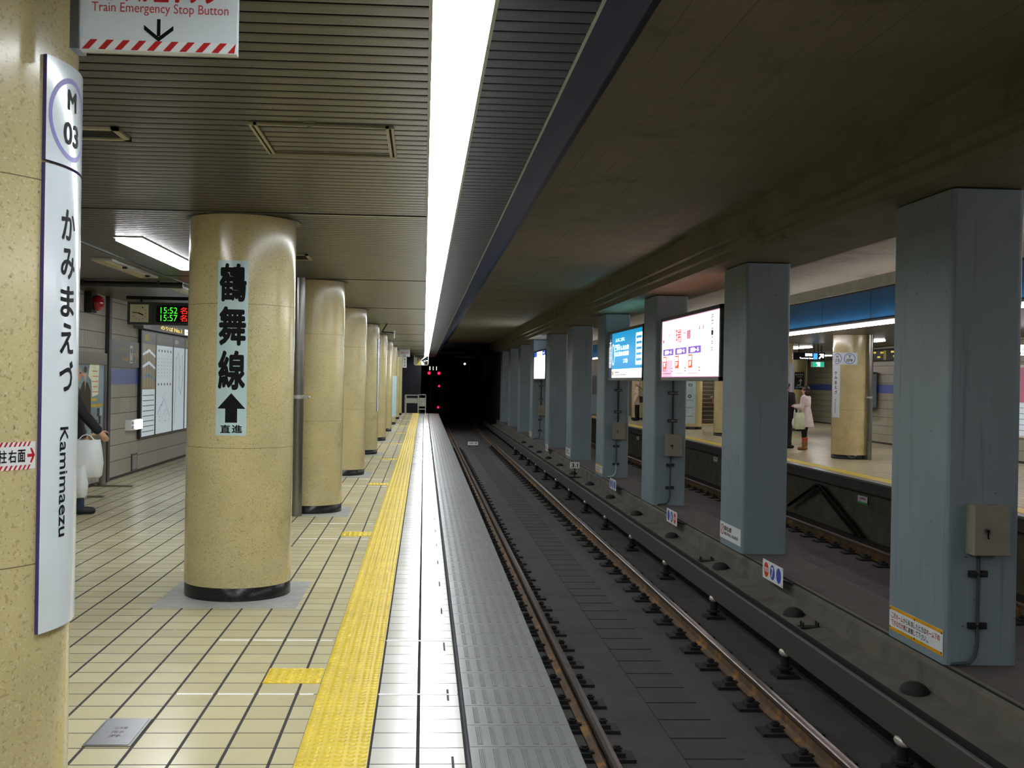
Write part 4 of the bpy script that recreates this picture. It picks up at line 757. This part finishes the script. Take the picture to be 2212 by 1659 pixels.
b.add(v, [(0, 1 + i, 1 + (i + 1) % n2) for i in range(n2)] + [(1 + j * n2 + i, 1 + (j + 1) * n2 + i, 1 + (j + 1) * n2 + (i + 1) % n2, 1 + j * n2 + (i + 1) % n2) for j in range(2) for i in range(n2)], mat('mirror_glass', '#e8ebe6', 0.03, 1.0, var=0.0), True); b.build('glass', t); MB().cyl((0, 0.03, 0.24), (0, 0.03, 0.26), 0.02, DSTEEL).build('hanger', t)
t = thing('hanging_notice', 'small white vertical notice hanging near the platform end', 'sign', (-0.86, 44.0, 2.03)); Fp = Flat((0, -0.012, 0), (1, 0, 0), (0, 0, 1)); b = MB().box(0, 0.16, -0.012, 0.012, 0, 0.42, WHITE)
for k, ch in enumerate('乗務員'): b.text(Fp, ch, 0.04, 0.28 - 0.12 * k, 0.12, 0.37 - 0.12 * k, BLACK, 1)
b.build('panel', t); MB().cyl((0.08, 0, 0.42), (0.08, 0, 0.67), 0.01, DSTEEL).build('hanger', t)
GRED = glow('signal_red', '#ff0c26', 9.0)
def signal(x, y, z, label, lamps, digits=0, hw=0.42, lr=0.075):
    t = thing('signal', label, 'signal', (x, y, z)); MB().box(-0.13, hw + 0.27, 0, 0.25, -0.18, 0.42 if digits else 0.16, BLACK).build('housing', t)
    for q in lamps: MB().ell((q, -0.01, 0), (lr, 0.03, lr), GRED).build('red_lamp', t)
    if digits:
        for k in range(digits): MB().box(0.0 + 0.19 * k, 0.07 + 0.17 * k, -0.012, 0, 0.16, 0.36, glow('signal_white', '#e6efe2', 0.8 if k < 2 else 2.0)).build('indicator', t)
    MB().box(0.06, 0.12, 0.1, 0.16, -1.05 - z if z < 1.9 else -1.05 - z, -0.15, BLACK).build('post', t)
signal(0.27, 60.0, 1.93, 'dark signal with two glowing red lamps at the mouth of the tunnel', (0.0, 0.53), 3); signal(0.83, 60.5, 1.23, 'single red signal lamp halfway up in the tunnel', (0.0,), 0, 0.0, 0.05); signal(0.80, 60.8, 0.06, 'lowest red signal lamp above the near rails in the tunnel', (0.0,), 0, 0.0, 0.055)
t = thing('tunnel_lamp', 'tiny white lamp on a curved arm in the dark tunnel', 'lamp', (2.56, 70, 2.61)); MB().tube([(-0.28, 0, 0.13), (0, 0, 0.03), (0.3, 0, -0.02), (0.34, 0, -0.3), (0.34, 0, -3.66)], 0.02, mat('dim_pipe', '#6b6f70', 0.3, 0.6)).build('arm', t); MB().ell((0, 0, 0), (0.06, 0.06, 0.06), glow('tunnel_glow', '#ffffff', 8.0)).build('bulb', t)

# ------------------------------------------------------------------ far platform
FX = 9.34
FL = ['round cream column on the far platform with the T 09 plate and steel pipe', 'round cream column on the far platform mostly hidden behind the second median pillar', 'round cream column on the far platform beside the person with the brown bag', 'round cream column on the far platform with the pale blue panel left of the stairs', 'round cream column on the far platform behind the person in the cream coat']
for i, y in enumerate((23.72, 28.7, 33.65, 38.15, 47.2)): column(FX if i else 9.33, y, FL[i], 'round columns of the far platform', False)
column(13.0, 38.0, 'round cream column deep in the far platform with the dark transfer sign', 'round columns of the far platform', False)
t = thing('station_name_plate', 'white far platform plate reading T 09 above a tall name strip', 'sign', (9.33, 23.72, 0)); B_ = Bent(0, 0, CR, 176, 0, 0.02)
b = MB().shell(B_, -0.0, 2.05, 0.62, 2.31, 0.012, PLATE); lb_ = mat('plate_sky', '#4a90d8', 0.4)
b.ring(B_, 0.46, 2.18, 0.10, 0.115, lb_, 12.8); b.text(B_, 'T', 0.43, 2.19, 0.49, 2.25, BLACK, 13, 0.01); b.text(B_, '09', 0.40, 2.11, 0.52, 2.175, BLACK, 13, 0.01); b.ring(B_, 0.18, 2.18, 0.10, 0.115, PURP, 12.8); b.text(B_, 'M', 0.15, 2.19, 0.21, 2.25, BLACK, 13, 0.01); b.text(B_, '03', 0.12, 2.11, 0.24, 2.175, BLACK, 13, 0.01); b.build('symbol_panel', t)
b = MB().shell(B_, 0.02, 0.90, 0.26, 2.04, 0.012, PLATE)
for k, ch in enumerate('かみまえづ'): b.text(B_, ch, 0.11, 1.83 - 0.105 * k, 0.19, 1.91 - 0.105 * k, BLACK, 13, 0.02)
b.text(B_, 'Kamimaezu', 0.13, 1.0, 0.17, 1.3, BLACK, 13, 0.0, turn=1); b.build('name_panel', t)
t = thing('drain_pipe', 'vertical steel pipe on the right of the T 09 column', 'pipe', (9.63, 23.36, 0)); MB().cyl((0, 0, 0), (0, 0, ZC), 0.055, STEEL, 20).build('tube', t); MB().cyl((0, 0, 1.33), (0, 0, 1.37), 0.063, ALU, 20).bar((0.0, -0.05, 1.35), (-0.1, -0.06, 1.35), 0.02, 0.025, ALU).build('clamp', t)
t = thing('timetable_panel', 'pale blue upright panel on the far column left of the stairs', 'panel', (FX, 38.15, 0)); B_ = Bent(0, 0, CR, 185, 0.2, 0.03); b = MB().shell(B_, 0, 0, 0.62, 1.5, 0.01, PLBLUE); b.ring(B_, 0.42, 0.95, 0.03, 0.06, DSTEEL, 11); b.rect(B_, 0.38, 1.30, 0.50, 1.38, DSTEEL, 11); b.rect(B_, 0.4, 1.32, 0.48, 1.36, PLBLUE, 12)
for z in (0.25, 0.55, 0.8): b.rect(B_, 0.3, z, 0.55, z + 0.012, DSTEEL, 11)
b.build('sheet', t)
t = thing('timetable_panel', 'narrow pale panel edge on the far column behind the waiting woman', 'panel', (FX, 28.7, 0)); MB().shell(Bent(0, 0, CR, -60, 1.15, 0.03), 0, 0, 0.3, 1.0, 0.01, mat('pale_violet_sheet', '#b4bcd6', 0.3)).build('sheet', t)
t = thing('transfer_sign', 'dark transfer sign with white bent arrow on a far column', 'sign', (13.0, 38.0, 1.45)); Fp = Flat((-0.02, -0.42, 0), (1, 0, 0), (0, 0, 1)); b = MB().shell(Fp, -0.18, 0, 0.16, 0.60, 0.03, mat('sign_black', '#2b2927', 0.4)); b.text(Fp, 'のりかえ', -0.15, 0.48, 0.13, 0.55, WHITE, 31, 0.02); b.text(Fp, 'Transfer', -0.10, 0.42, 0.09, 0.46, WHITE, 31); b.rect(Fp, -0.09, 0.14, 0.05, 0.165, WHITE, 31); b.rect(Fp, 0.02, 0.14, 0.05, 0.32, WHITE, 31); b.poly(Fp, [(-0.03, 0.28), (0.035, 0.38), (0.10, 0.28), (0.07, 0.28), (0.035, 0.34), (0.0, 0.28)], WHITE, 31.5); b.rect(Fp, -0.14, 0.03, -0.04, 0.11, lb_, 31); b.text(Fp, '鶴舞線', -0.02, 0.06, 0.12, 0.11, WHITE, 31, 0.02); b.build('panel', t)
def hung(x0, x1, y, z0, z1, name, label, draw, body):
    t = thing(name, label, 'sign', (x0, y, z0)); w = x1 - x0; h = z1 - z0; Fp = Flat((0, -0.001, 0), (1, 0, 0), (0, 0, 1)); MB().box(0, w, 0, 0.12, 0, h, body).build('housing', t); b = MB(); draw(b, Fp, w, h); b.build('lit_face', t); MB().cyl((w * .2, 0.06, h), (w * .2, 0.06, ZC - z0), 0.012, CABL).cyl((w * .8, 0.06, h), (w * .8, 0.06, ZC - z0), 0.012, CABL).build('hanger', t)
SW = glow('sign_white_glow', '#ffffff', 2.6); SB = glow('sign_blue_glow', '#3b8fe0', 1.6); SG = glow('exit_green', '#1fae86', 1.1)
def d1(b, Fp, w, h):
    b.rect(Fp, 0.01, 0.01, w - 0.01, h - 0.01, BLACK, 0.5); b.text(Fp, '鶴舞線', 0.32, 0.10, 0.52, 0.18, SW, 2, 0.02); b.text(Fp, 'Tsurumai Line', 0.17, 0.03, 0.54, 0.07, SW, 2, 0.01); b.rect(Fp, 0.55, 0.02, 0.66, 0.18, SB, 2)
    b.rect(Fp, 0.70, 0.03, 0.83, 0.17, BLACK, 1); b.poly(Fp, [(0.69, 0.05), (0.72, 0.03), (0.79, 0.11), (0.79, 0.06), (0.83, 0.06), (0.83, 0.17), (0.71, 0.17), (0.71, 0.14), (0.76, 0.14)], SW, 2)
hung(9.84, 10.70, 29.0, 2.27, 2.475, 'direction_sign', 'hanging black direction sign with white lettering and slanted arrow, far platform', d1, mat('sign_black', '#2b2927'))
def d2(b, Fp, w, h):
    b.rect(Fp, 0.01, 0.01, w - 0.01, h - 0.01, SG, 0.5); b.rect(Fp, 0.13, 0.02, 0.22, 0.135, SW, 1)
    b.disc(Fp, 0.12, 0.115, 0.014, SW, 2, n=10); b.poly(Fp, [(0.07, 0.09), (0.13, 0.10), (0.15, 0.06), (0.19, 0.02), (0.17, 0.015), (0.12, 0.05), (0.06, 0.02), (0.05, 0.035), (0.10, 0.07)], SG, 2)
hung(10.72, 11.06, 30.0, 2.10, 2.255, 'exit_sign', 'green lit emergency exit sign on the far platform', d2, WHITE)
def d3(b, Fp, w, h): b.rect(Fp, 0.01, 0.01, w - 0.01, h - 0.01, SW, 0.5); b.text(Fp, 'Center', 0.1, 0.03, 0.5, 0.08, mat('sign_grey', '#565c62'), 1, 0.01); b.text(Fp, '栄・名城', 0.1, 0.1, 0.6, 0.17, mat('sign_grey', '#565c62'), 1, 0.01)
hung(10.75, 11.9, 20.0, 2.20, 2.42, 'direction_sign', 'lit white hanging sign at the right edge of the picture', d3, mat('sign_black', '#2b2927'))
b = MB().box(12.68, 12.745, 28.9, 31.2, 2.30, 2.64, BLACK); Fp = Flat((12.679, 31.2, 2.30), (0, -1, 0), (0, 0, 1)); yb = glow('board_yellow', '#cdbb28', 0.6); gb = mat('board_bar', '#77746a', 0.5)
for k in range(24): b.rect(Fp, 0.05 + 0.093 * k, 0.03, 0.075 + 0.093 * k, 0.29, gb if k not in (14, 15) else yb, 1)
for k, (x, z) in enumerate(((0.15, 0.20), (0.6, 0.22), (1.1, 0.21), (1.8, 0.22), (0.4, 0.10), (0.9, 0.09), (1.95, 0.1))): b.rect(Fp, x, z, x + 0.22, z + 0.05, yb, 2)
tag(b.build('route_board'), 'dark route board with yellow labels high on the far wall', 'sign')
t = thing('notice_board', 'teal framed notice board edge-on at the end of the far wall', 'notice board', (12.5, 30.4, 0.95)); MB().box(-0.06, 0.2, -0.06, 0.7, 0, 1.05, mat('teal_frame', '#3f5a62', 0.45)).build('frame', t); MB().box(-0.045, 0.185, -0.066, -0.06, 0.06, 0.99, mat('notice_sheet', '#8fa3aa', 0.4)).build('sheet', t)
tag(MB().box(16.97, 17.0, 44.0, 44.7, 1.55, 1.95, WHITE).box(16.96, 16.97, 44.1, 44.25, 1.8, 1.9, DSTEEL).build('wall_notice'), 'small white notice on the grey wall below the exit sign', 'notice')
t = thing('wall_poster', 'pink over white poster board on the far wall, right edge of the picture', 'poster', (12.74, 22.4, 0.55)); Fp = Flat((0, 1.3, 0), (0, -1, 0), (0, 0, 1)); b = MB().shell(Fp, 0, 0, 2.6, 1.55, 0.03, WHITE); b.rect(Fp, 0.05, 0.75, 2.55, 1.50, pk, 31); b.rect(Fp, 0.05, 0.05, 2.55, 0.73, mw_, 31)
for k in range(5): b.rect(Fp, 0.3, 0.15 + 0.12 * k, 2.2, 0.16 + 0.12 * k, mk, 32)
b.build('sheet', t)
tag(MB().box(8.0, 8.5, 52.65, 52.98, 0, 1.9, mat('cabinet_grey', '#5b5f5c', 0.5)).box(8.02, 8.48, 52.63, 52.65, 0.05, 1.0, mat('cabinet_blue', '#7d929a')).build('end_cabinet'), 'grey cabinet at the end wall of the far platform', 'cabinet')
# stairs
stp = mat('stair_tread', '#5c5340', 0.7, var=0.15); edg = mat('stair_edge', '#a89a72', 0.6); b = MB()
for k in range(13): b.box(10.6, 13.2, 43.7 + 0.28 * k, 49.0, 0.165 * k, 0.165 * (k + 1), stp); b.box(10.6, 13.2, 43.69 + 0.28 * k, 43.74 + 0.28 * k, 0.165 * (k + 1) - 0.02, 0.165 * (k + 1) + 0.002, edg)
struct('stairs', b)
struct('wall_stairs', MB().box(13.2, 13.4, 43.6, 53, 0, ZC, WT2).box(10.4, 10.6, 43.6, 53, 0, ZC, WT2))
tag(MB().box(10.6, 13.2, 43.2, 43.5, -0.004, 0.005, YEL).build('tactile_tile'), 'yellow tactile strip at the foot of the far stairs', 'tactile tile')

# ------------------------------------------------------------------ people
SKIN = mat('skin', '#c99b80', 0.5, var=0.05); HAIRB = mat('hair_dark', '#2a1d16', 0.45, var=0.15, scale=30); HAIRW = mat('hair_white', '#cfcac2', 0.5); EYE_ = mat('eye_dark', '#15110f', 0.2)
def fuse(name, mb, m, vox, parent, it=3):    # melts overlapping pieces into one continuous skin
    o = mb.build(name); r = o.modifiers.new('r', 'REMESH'); r.mode = 'VOXEL'; r.voxel_size = vox; s = o.modifiers.new('s', 'SMOOTH'); s.iterations = it; s.factor = 0.5
    me = bpy.data.meshes.new_from_object(o.evaluated_get(bpy.context.evaluated_depsgraph_get())); old = o.data; bpy.data.objects.remove(o); bpy.data.meshes.remove(old); me.name = name
    me.materials.clear(); me.materials.append(m); me.polygons.foreach_set('material_index', [0] * len(me.polygons)); me.polygons.foreach_set('use_smooth', [True] * len(me.polygons))
    q = bpy.data.objects.new(name, me); COL.objects.link(q); q.parent = parent; return q
def person(label, loc, face, s=1.0, arms=None, legs=None, clothes=(), hair=None, hairm=None, tilt=0.0, vox=0.009):
    """figure 1.70 m tall at s = 1, looking along local +y; arms: (elbow, wrist) for left (-x) and right (+x); legs: forward offset of each foot"""
    t = thing('person', label, 'person', loc, math.radians(face)); P = SKIN
    arms = arms or [((-0.25, -0.03, 1.12), (-0.26, 0.06, 0.88)), ((0.25, -0.03, 1.12), (0.26, 0.06, 0.88))]; legs = legs or [(-0.09, 0.0), (0.09, 0.0)]
    S = lambda p: (p[0] * s, p[1] * s, p[2] * s)
    def limb(b, side, ex, lo=0.0, hi=1.0):    # sleeve or arm
        e, wv = arms[side]; sh = Vector((-0.175 if side == 0 else 0.175, 0, 1.385)); e = Vector(e); wv = Vector(wv)
        b.cone(S(sh), S(e), (0.05 + ex) * s, (0.04 + ex) * s, P); b.cone(S(e), S(e + (wv - e) * hi), (0.04 + ex) * s, (0.029 + ex) * s, P)
    def leg(b, side, ex, hi=1.0):
        x, fy = legs[side]; hp = Vector((-0.085 if side == 0 else 0.085, 0, 0.90)); kn = Vector((x, fy * 0.55 + 0.02, 0.48)); an = Vector((x, fy, 0.085))
        b.cone(S(hp), S(kn), (0.082 + ex) * s, (0.055 + ex) * s, P); b.cone(S(kn), S(kn + (an - kn) * hi), (0.055 + ex) * s, (0.038 + ex) * s, P); return an
    def torso(b, ex): b.ell(S((0, 0, 1.27)), (S((0.165 + ex, 0.10 + ex, 0.20))), P); b.ell(S((0, 0.0, 1.08)), S((0.14 + ex, 0.095 + ex, 0.18)), P); b.ell(S((0, -0.005, 0.93)), S((0.16 + ex, 0.11 + ex, 0.13)), P); b.cone(S((-0.15, 0, 1.375)), S((0.15, 0, 1.375)), (0.055 + ex) * s, (0.055 + ex) * s, P)
    b = MB(); torso(b, 0)
    for q in (0, 1):
        limb(b, q, 0); an = leg(b, q, 0); b.cone(S((an.x, an.y - 0.02, 0.05)), S((an.x, an.y + 0.14, 0.035)), 0.042 * s, 0.03 * s, P)
        e, wv = Vector(arms[q][0]), Vector(arms[q][1]); d = (wv - e).normalized(); sd = Vector((1 if q == 0 else -1, 0, 0)); sd = (sd - d * sd.dot(d)).normalized(); nn = d.cross(sd); pc = wv + d * 0.045
        b.cone(S(wv), S(wv + d * 0.08), 0.026 * s, 0.036 * s, P); fw = Vector((0, 1, 0)); fw = (fw - d * fw.dot(d)).normalized()
        for k, ln in enumerate((0.062, 0.074, 0.068, 0.052)):
            o_ = wv + d * 0.085 + fw * (0.03 - 0.02 * k); b.cone(S(o_), S(o_ + d * ln * 0.6), 0.0095 * s, 0.009 * s, P, 8); b.cone(S(o_ + d * ln * 0.6), S(o_ + d * ln + sd * 0.025), 0.009 * s, 0.008 * s, P, 8)
        o_ = wv + d * 0.03 + fw * 0.025; b.cone(S(o_), S(o_ + d * 0.03 + fw * 0.035), 0.012 * s, 0.01 * s, P, 8); b.cone(S(o_ + d * 0.03 + fw * 0.035), S(o_ + d * 0.06 + fw * 0.04), 0.01 * s, 0.009 * s, P, 8)
    b.cone(S((0, -0.005, 1.38)), S((0, 0.01, 1.53)), 0.058 * s, 0.052 * s, P); b.ell(S((0, 0.012, 1.59)), S((0.077, 0.095, 0.11)), P); b.ell(S((0, 0.04, 1.53)), S((0.055, 0.06, 0.055)), P)
    b.cone(S((0, 0.105, 1.60)), S((0, 0.122, 1.565)), 0.011 * s, 0.017 * s, P, 8); b.ell(S((0, 0.088, 1.525)), S((0.026, 0.016, 0.011)), P, 10, 6)
    for q in (-1, 1): b.ell(S((q * 0.08, 0.0, 1.58)), S((0.014, 0.024, 0.034)), P, 10, 6)
    fuse('body', b, SKIN, vox * s, t, 2)
    b = MB()
    for q in (-1, 1): b.ell(S((q * 0.032, 0.098, 1.595)), S((0.013, 0.008, 0.008)), P, 10, 6)
    b.mats = [EYE_]; b.build('eyes', t)
    b = MB()
    if hair == 'bob': b.ell(S((0, -0.012, 1.615)), S((0.095, 0.10, 0.105)), P); b.ell(S((0, -0.04, 1.53)), S((0.10, 0.075, 0.10)), P)
    else: b.ell(S((0, -0.014, 1.625)), S((0.087, 0.10, 0.092)), P); b.ell(S((0, -0.045, 1.575)), S((0.082, 0.065, 0.085)), P)
    fuse('hair', b, hairm or HAIRB, vox * s, t, 2)
    for nm, m, kind, arg in clothes:
        b = MB()
        if kind == 'top':                     # arg: hem height, flare, thickness
            hem, fl, ex = arg; torso(b, ex); limb(b, 0, ex * 0.8, hi=0.95); limb(b, 1, ex * 0.8, hi=0.95); b.cone(S((0, -0.005, 1.38)), S((0, 0.0, 1.435)), (0.062 + ex * .5) * s, (0.056 + ex * .5) * s, P)
            n = 20; pr = [(1.10, 0.15 + ex, 0.10 + ex), ((1.1 + hem) / 2, 0.165 + ex + fl * .5, 0.115 + ex + fl * .5), (hem, 0.17 + ex + fl, 0.125 + ex + fl)]
            v = [(a * s * math.cos(2 * math.pi * i / n), c * s * math.sin(2 * math.pi * i / n), z * s) for z, a, c in pr for i in range(n)]
            b.add(v, [(j * n + (i + 1) % n, j * n + i, (j + 1) * n + i, (j + 1) * n + (i + 1) % n) for j in range(2) for i in range(n)] + [tuple(range(n)), tuple(range(3 * n - 1, 2 * n - 1, -1))], P)
        elif kind == 'legs': b.ell(S((0, -0.005, 0.93)), S((0.165 + arg, 0.115 + arg, 0.13)), P); leg(b, 0, arg); leg(b, 1, arg)
        elif kind == 'shoes':
            for q in (0, 1):
                x, fy = legs[q]; b.cone(S((x, fy - 0.025, 0.052)), S((x, fy + 0.145, 0.042)), 0.05 * s, 0.041 * s, P)
                if arg: b.cone(S((x, fy, 0.06)), S((x, fy * .8 + 0.005, arg)), 0.052 * s, 0.065 * s, P)
        elif kind == 'cuffs':
            for q in (0, 1): x, fy = legs[q]; b.cone(S((x, fy * .85, 0.235)), S((x, fy * .75, 0.30)), 0.060 * s, 0.066 * s, P)
        elif kind == 'scarf': b.ell(S((0, 0.01, 1.44)), S((0.085, 0.085, 0.05)), P)
        fuse(nm, b, m, vox * s, t, 3)
    return t
def bag(label, loc, rz, wd, hg, th, m, m2=None, name='shopping_bag', drop=0.14, cat='bag'):
    t = thing(name, label, cat, loc, math.radians(rz)); b = MB(); v = []   # a soft bag hanging from (0,0,0)
    for z, a, c in ((-drop, 0.42, 0.15), (-drop - hg * 0.25, 0.47, 0.8), (-drop - hg * 0.6, 0.52, 1.1), (-drop - hg * 0.95, 0.48, 0.9), (-drop - hg, 0.42, 0.6)):
        v += [(wd * a * math.cos(2 * math.pi * i / 20), th / 2 * c * math.copysign(abs(math.sin(2 * math.pi * i / 20)) ** 0.7, math.sin(2 * math.pi * i / 20)) + R.uniform(-.008, .008), z + R.uniform(-.008, .008)) for i in range(20)]
    b.add(v, [(j * 20 + (i + 1) % 20, j * 20 + i, (j + 1) * 20 + i, (j + 1) * 20 + (i + 1) % 20) for j in range(4) for i in range(20)], m, True); b.add(v[80:], [tuple(range(19, -1, -1))], m); b.build('bag_body', t)
    for q in (-1, 1): MB().tube([(-wd * .25, q * 0.012, -drop - 0.01), (-wd * .12, q * 0.008, -drop * .3), (0, 0, 0.0), (wd * .12, q * 0.008, -drop * .3), (wd * .25, q * 0.012, -drop - 0.01)], 0.006, m2 or m, 6).build('handle', t)
    return t
NAVY = mat('black_jacket', '#14161b', 0.75, var=0.2, scale=25); JEAN = mat('blue_jeans', '#2b3a55', 0.8, var=0.2, scale=30); SNK = mat('dark_sneaker', '#1e232c', 0.6); BLKC = mat('black_cloth', '#131214', 0.8); CREAM = mat('cream_coat', '#cfc0ab', 0.8, var=0.08, scale=12); WCOAT = mat('white_coat', '#d9ccc8', 0.75, var=0.06, scale=12)
BROWN = mat('brown_boot', '#8a5a32', 0.5); REDB = mat('red_boot_cuff', '#b04a30', 0.6); PLST = mat('plastic_bag', '#dfe6e8', 0.35, var=0.05, scale=8); GRNB = mat('pale_green_bag', '#cfd8b8', 0.5); GBAG = mat('grey_brown_bag', '#6a5850', 0.7)
person('person in black jacket and blue jeans walking with white bags behind the nearest column', (-3.94, 12.6, 0.0), -75, 0.99, [((-0.24, 0.02, 1.12), (-0.22, 0.12, 0.90)), ((0.22, 0.14, 1.14), (0.20, 0.30, 0.95))], [(-0.09, -0.06), (0.09, 0.10)],
    [('jacket', NAVY, 'top', (0.86, 0.02, 0.03)), ('trousers', JEAN, 'legs', 0.025), ('shoes', SNK, 'shoes', 0)], hairm=HAIRB, vox=0.008)
bag('white plastic carrier bag held by the person in the black jacket', (-3.72, 12.45, 0.90), 8, 0.36, 0.42, 0.2, PLST, drop=0.06); bag('second white bag hanging lower from the person in the black jacket', (-3.80, 12.38, 0.62), -20, 0.26, 0.36, 0.16, PLST, drop=0.05)
person('person with dark bobbed hair in a white coat and brown boots on the far platform', (9.36, 26.6, 0.0), 50, 0.92, [((-0.25, 0.02, 1.14), (-0.12, 0.24, 1.16)), ((0.24, 0.02, 1.14), (0.10, 0.26, 1.18))], [(-0.07, 0.0), (0.07, 0.03)],
    [('coat', WCOAT, 'top', (0.62, 0.07, 0.03)), ('leggings', BLKC, 'legs', 0.006), ('boots', BROWN, 'shoes', 0.20), ('boot_cuffs', REDB, 'cuffs', 0.0), ('collar', WCOAT, 'scarf', 0)], hair='bob')
bag('pale green shopping bag held by the person in the white coat', (9.16, 26.42, 1.02), 20, 0.30, 0.40, 0.12, GRNB, drop=0.10)
bag('small white handbag beside the pale green bag', (9.05, 26.5, 1.0), 60, 0.22, 0.2, 0.1, WHITE, drop=0.2)
person('person in black clothes standing behind the person in the white coat', (9.12, 27.3, 0.0), -60, 0.97, None, None, [('coat', BLKC, 'top', (0.75, 0.03, 0.03)), ('trousers', BLKC, 'legs', 0.015), ('shoes', BLKC, 'shoes', 0)], hairm=HAIRB)
person('person with white hair in a cream coat and black trousers on the far platform', (8.98, 46.0, 0.0), 75, 0.955, None, [(-0.09, 0.03), (0.09, -0.03)], [('coat', CREAM, 'top', (0.70, 0.05, 0.035)), ('trousers', BLKC, 'legs', 0.025), ('shoes', BLKC, 'shoes', 0), ('cap', HAIRW, 'scarf', 0)], hairm=HAIRW, vox=0.012)
t = thing('shoulder_bag', 'dark shoulder bag on the person in the cream coat', 'bag', (9.15, 45.82, 0.88)); MB().cbox(-0.13, 0.13, -0.06, 0.06, -0.12, 0.14, 0.04, mat('maroon_bag', '#3a2226', 0.6)).build('bag_body', t); MB().tube([(0.1, 0, 0.14), (0.02, -0.1, 0.4), (-0.22, -0.1, 0.58)], 0.012, mat('maroon_bag', '#3a2226')).build('strap', t)
person('person in white shirt and black vest half hidden by the second median pillar', (9.70, 35.0, 0.0), 80, 0.98, [((-0.25, 0.0, 1.13), (-0.24, 0.16, 0.96)), ((0.25, 0.0, 1.13), (0.22, 0.20, 0.95))], None, [('shirt', WHITE, 'top', (0.92, 0.0, 0.02)), ('trousers', BLKC, 'legs', 0.03), ('shoes', BLKC, 'shoes', 0)], hairm=HAIRB, vox=0.011)
bag('grey brown handbag held by the half hidden person', (9.50, 34.82, 0.84), 10, 0.28, 0.26, 0.14, GBAG, name='handbag', drop=0.10)
person('person in dark clothes in front of the far stairs', (11.75, 42.9, 0.0), 60, 0.95, [((-0.28, 0.06, 1.16), (-0.30, 0.28, 1.14)), ((0.25, 0, 1.12), (0.26, 0.10, 0.90))], None, [('coat', BLKC, 'top', (0.72, 0.04, 0.03)), ('trousers', mat('grey_trousers', '#8f8a84', 0.8), 'legs', 0.01), ('shoes', BLKC, 'shoes', 0)], vox=0.012)
bag('small pink bag held out by the person near the stairs', (11.42, 42.75, 1.08), 0, 0.22, 0.2, 0.12, mat('pink_cloth', '#c75a72', 0.7), name='handbag', drop=0.06)
person('person in black walking behind the T 09 column', (10.52, 26.4, 0.0), -80, 0.99, None, [(-0.09, 0.22), (0.09, -0.22)], [('coat', BLKC, 'top', (0.70, 0.04, 0.035)), ('trousers', JEAN, 'legs', 0.02), ('shoes', BLKC, 'shoes', 0)])
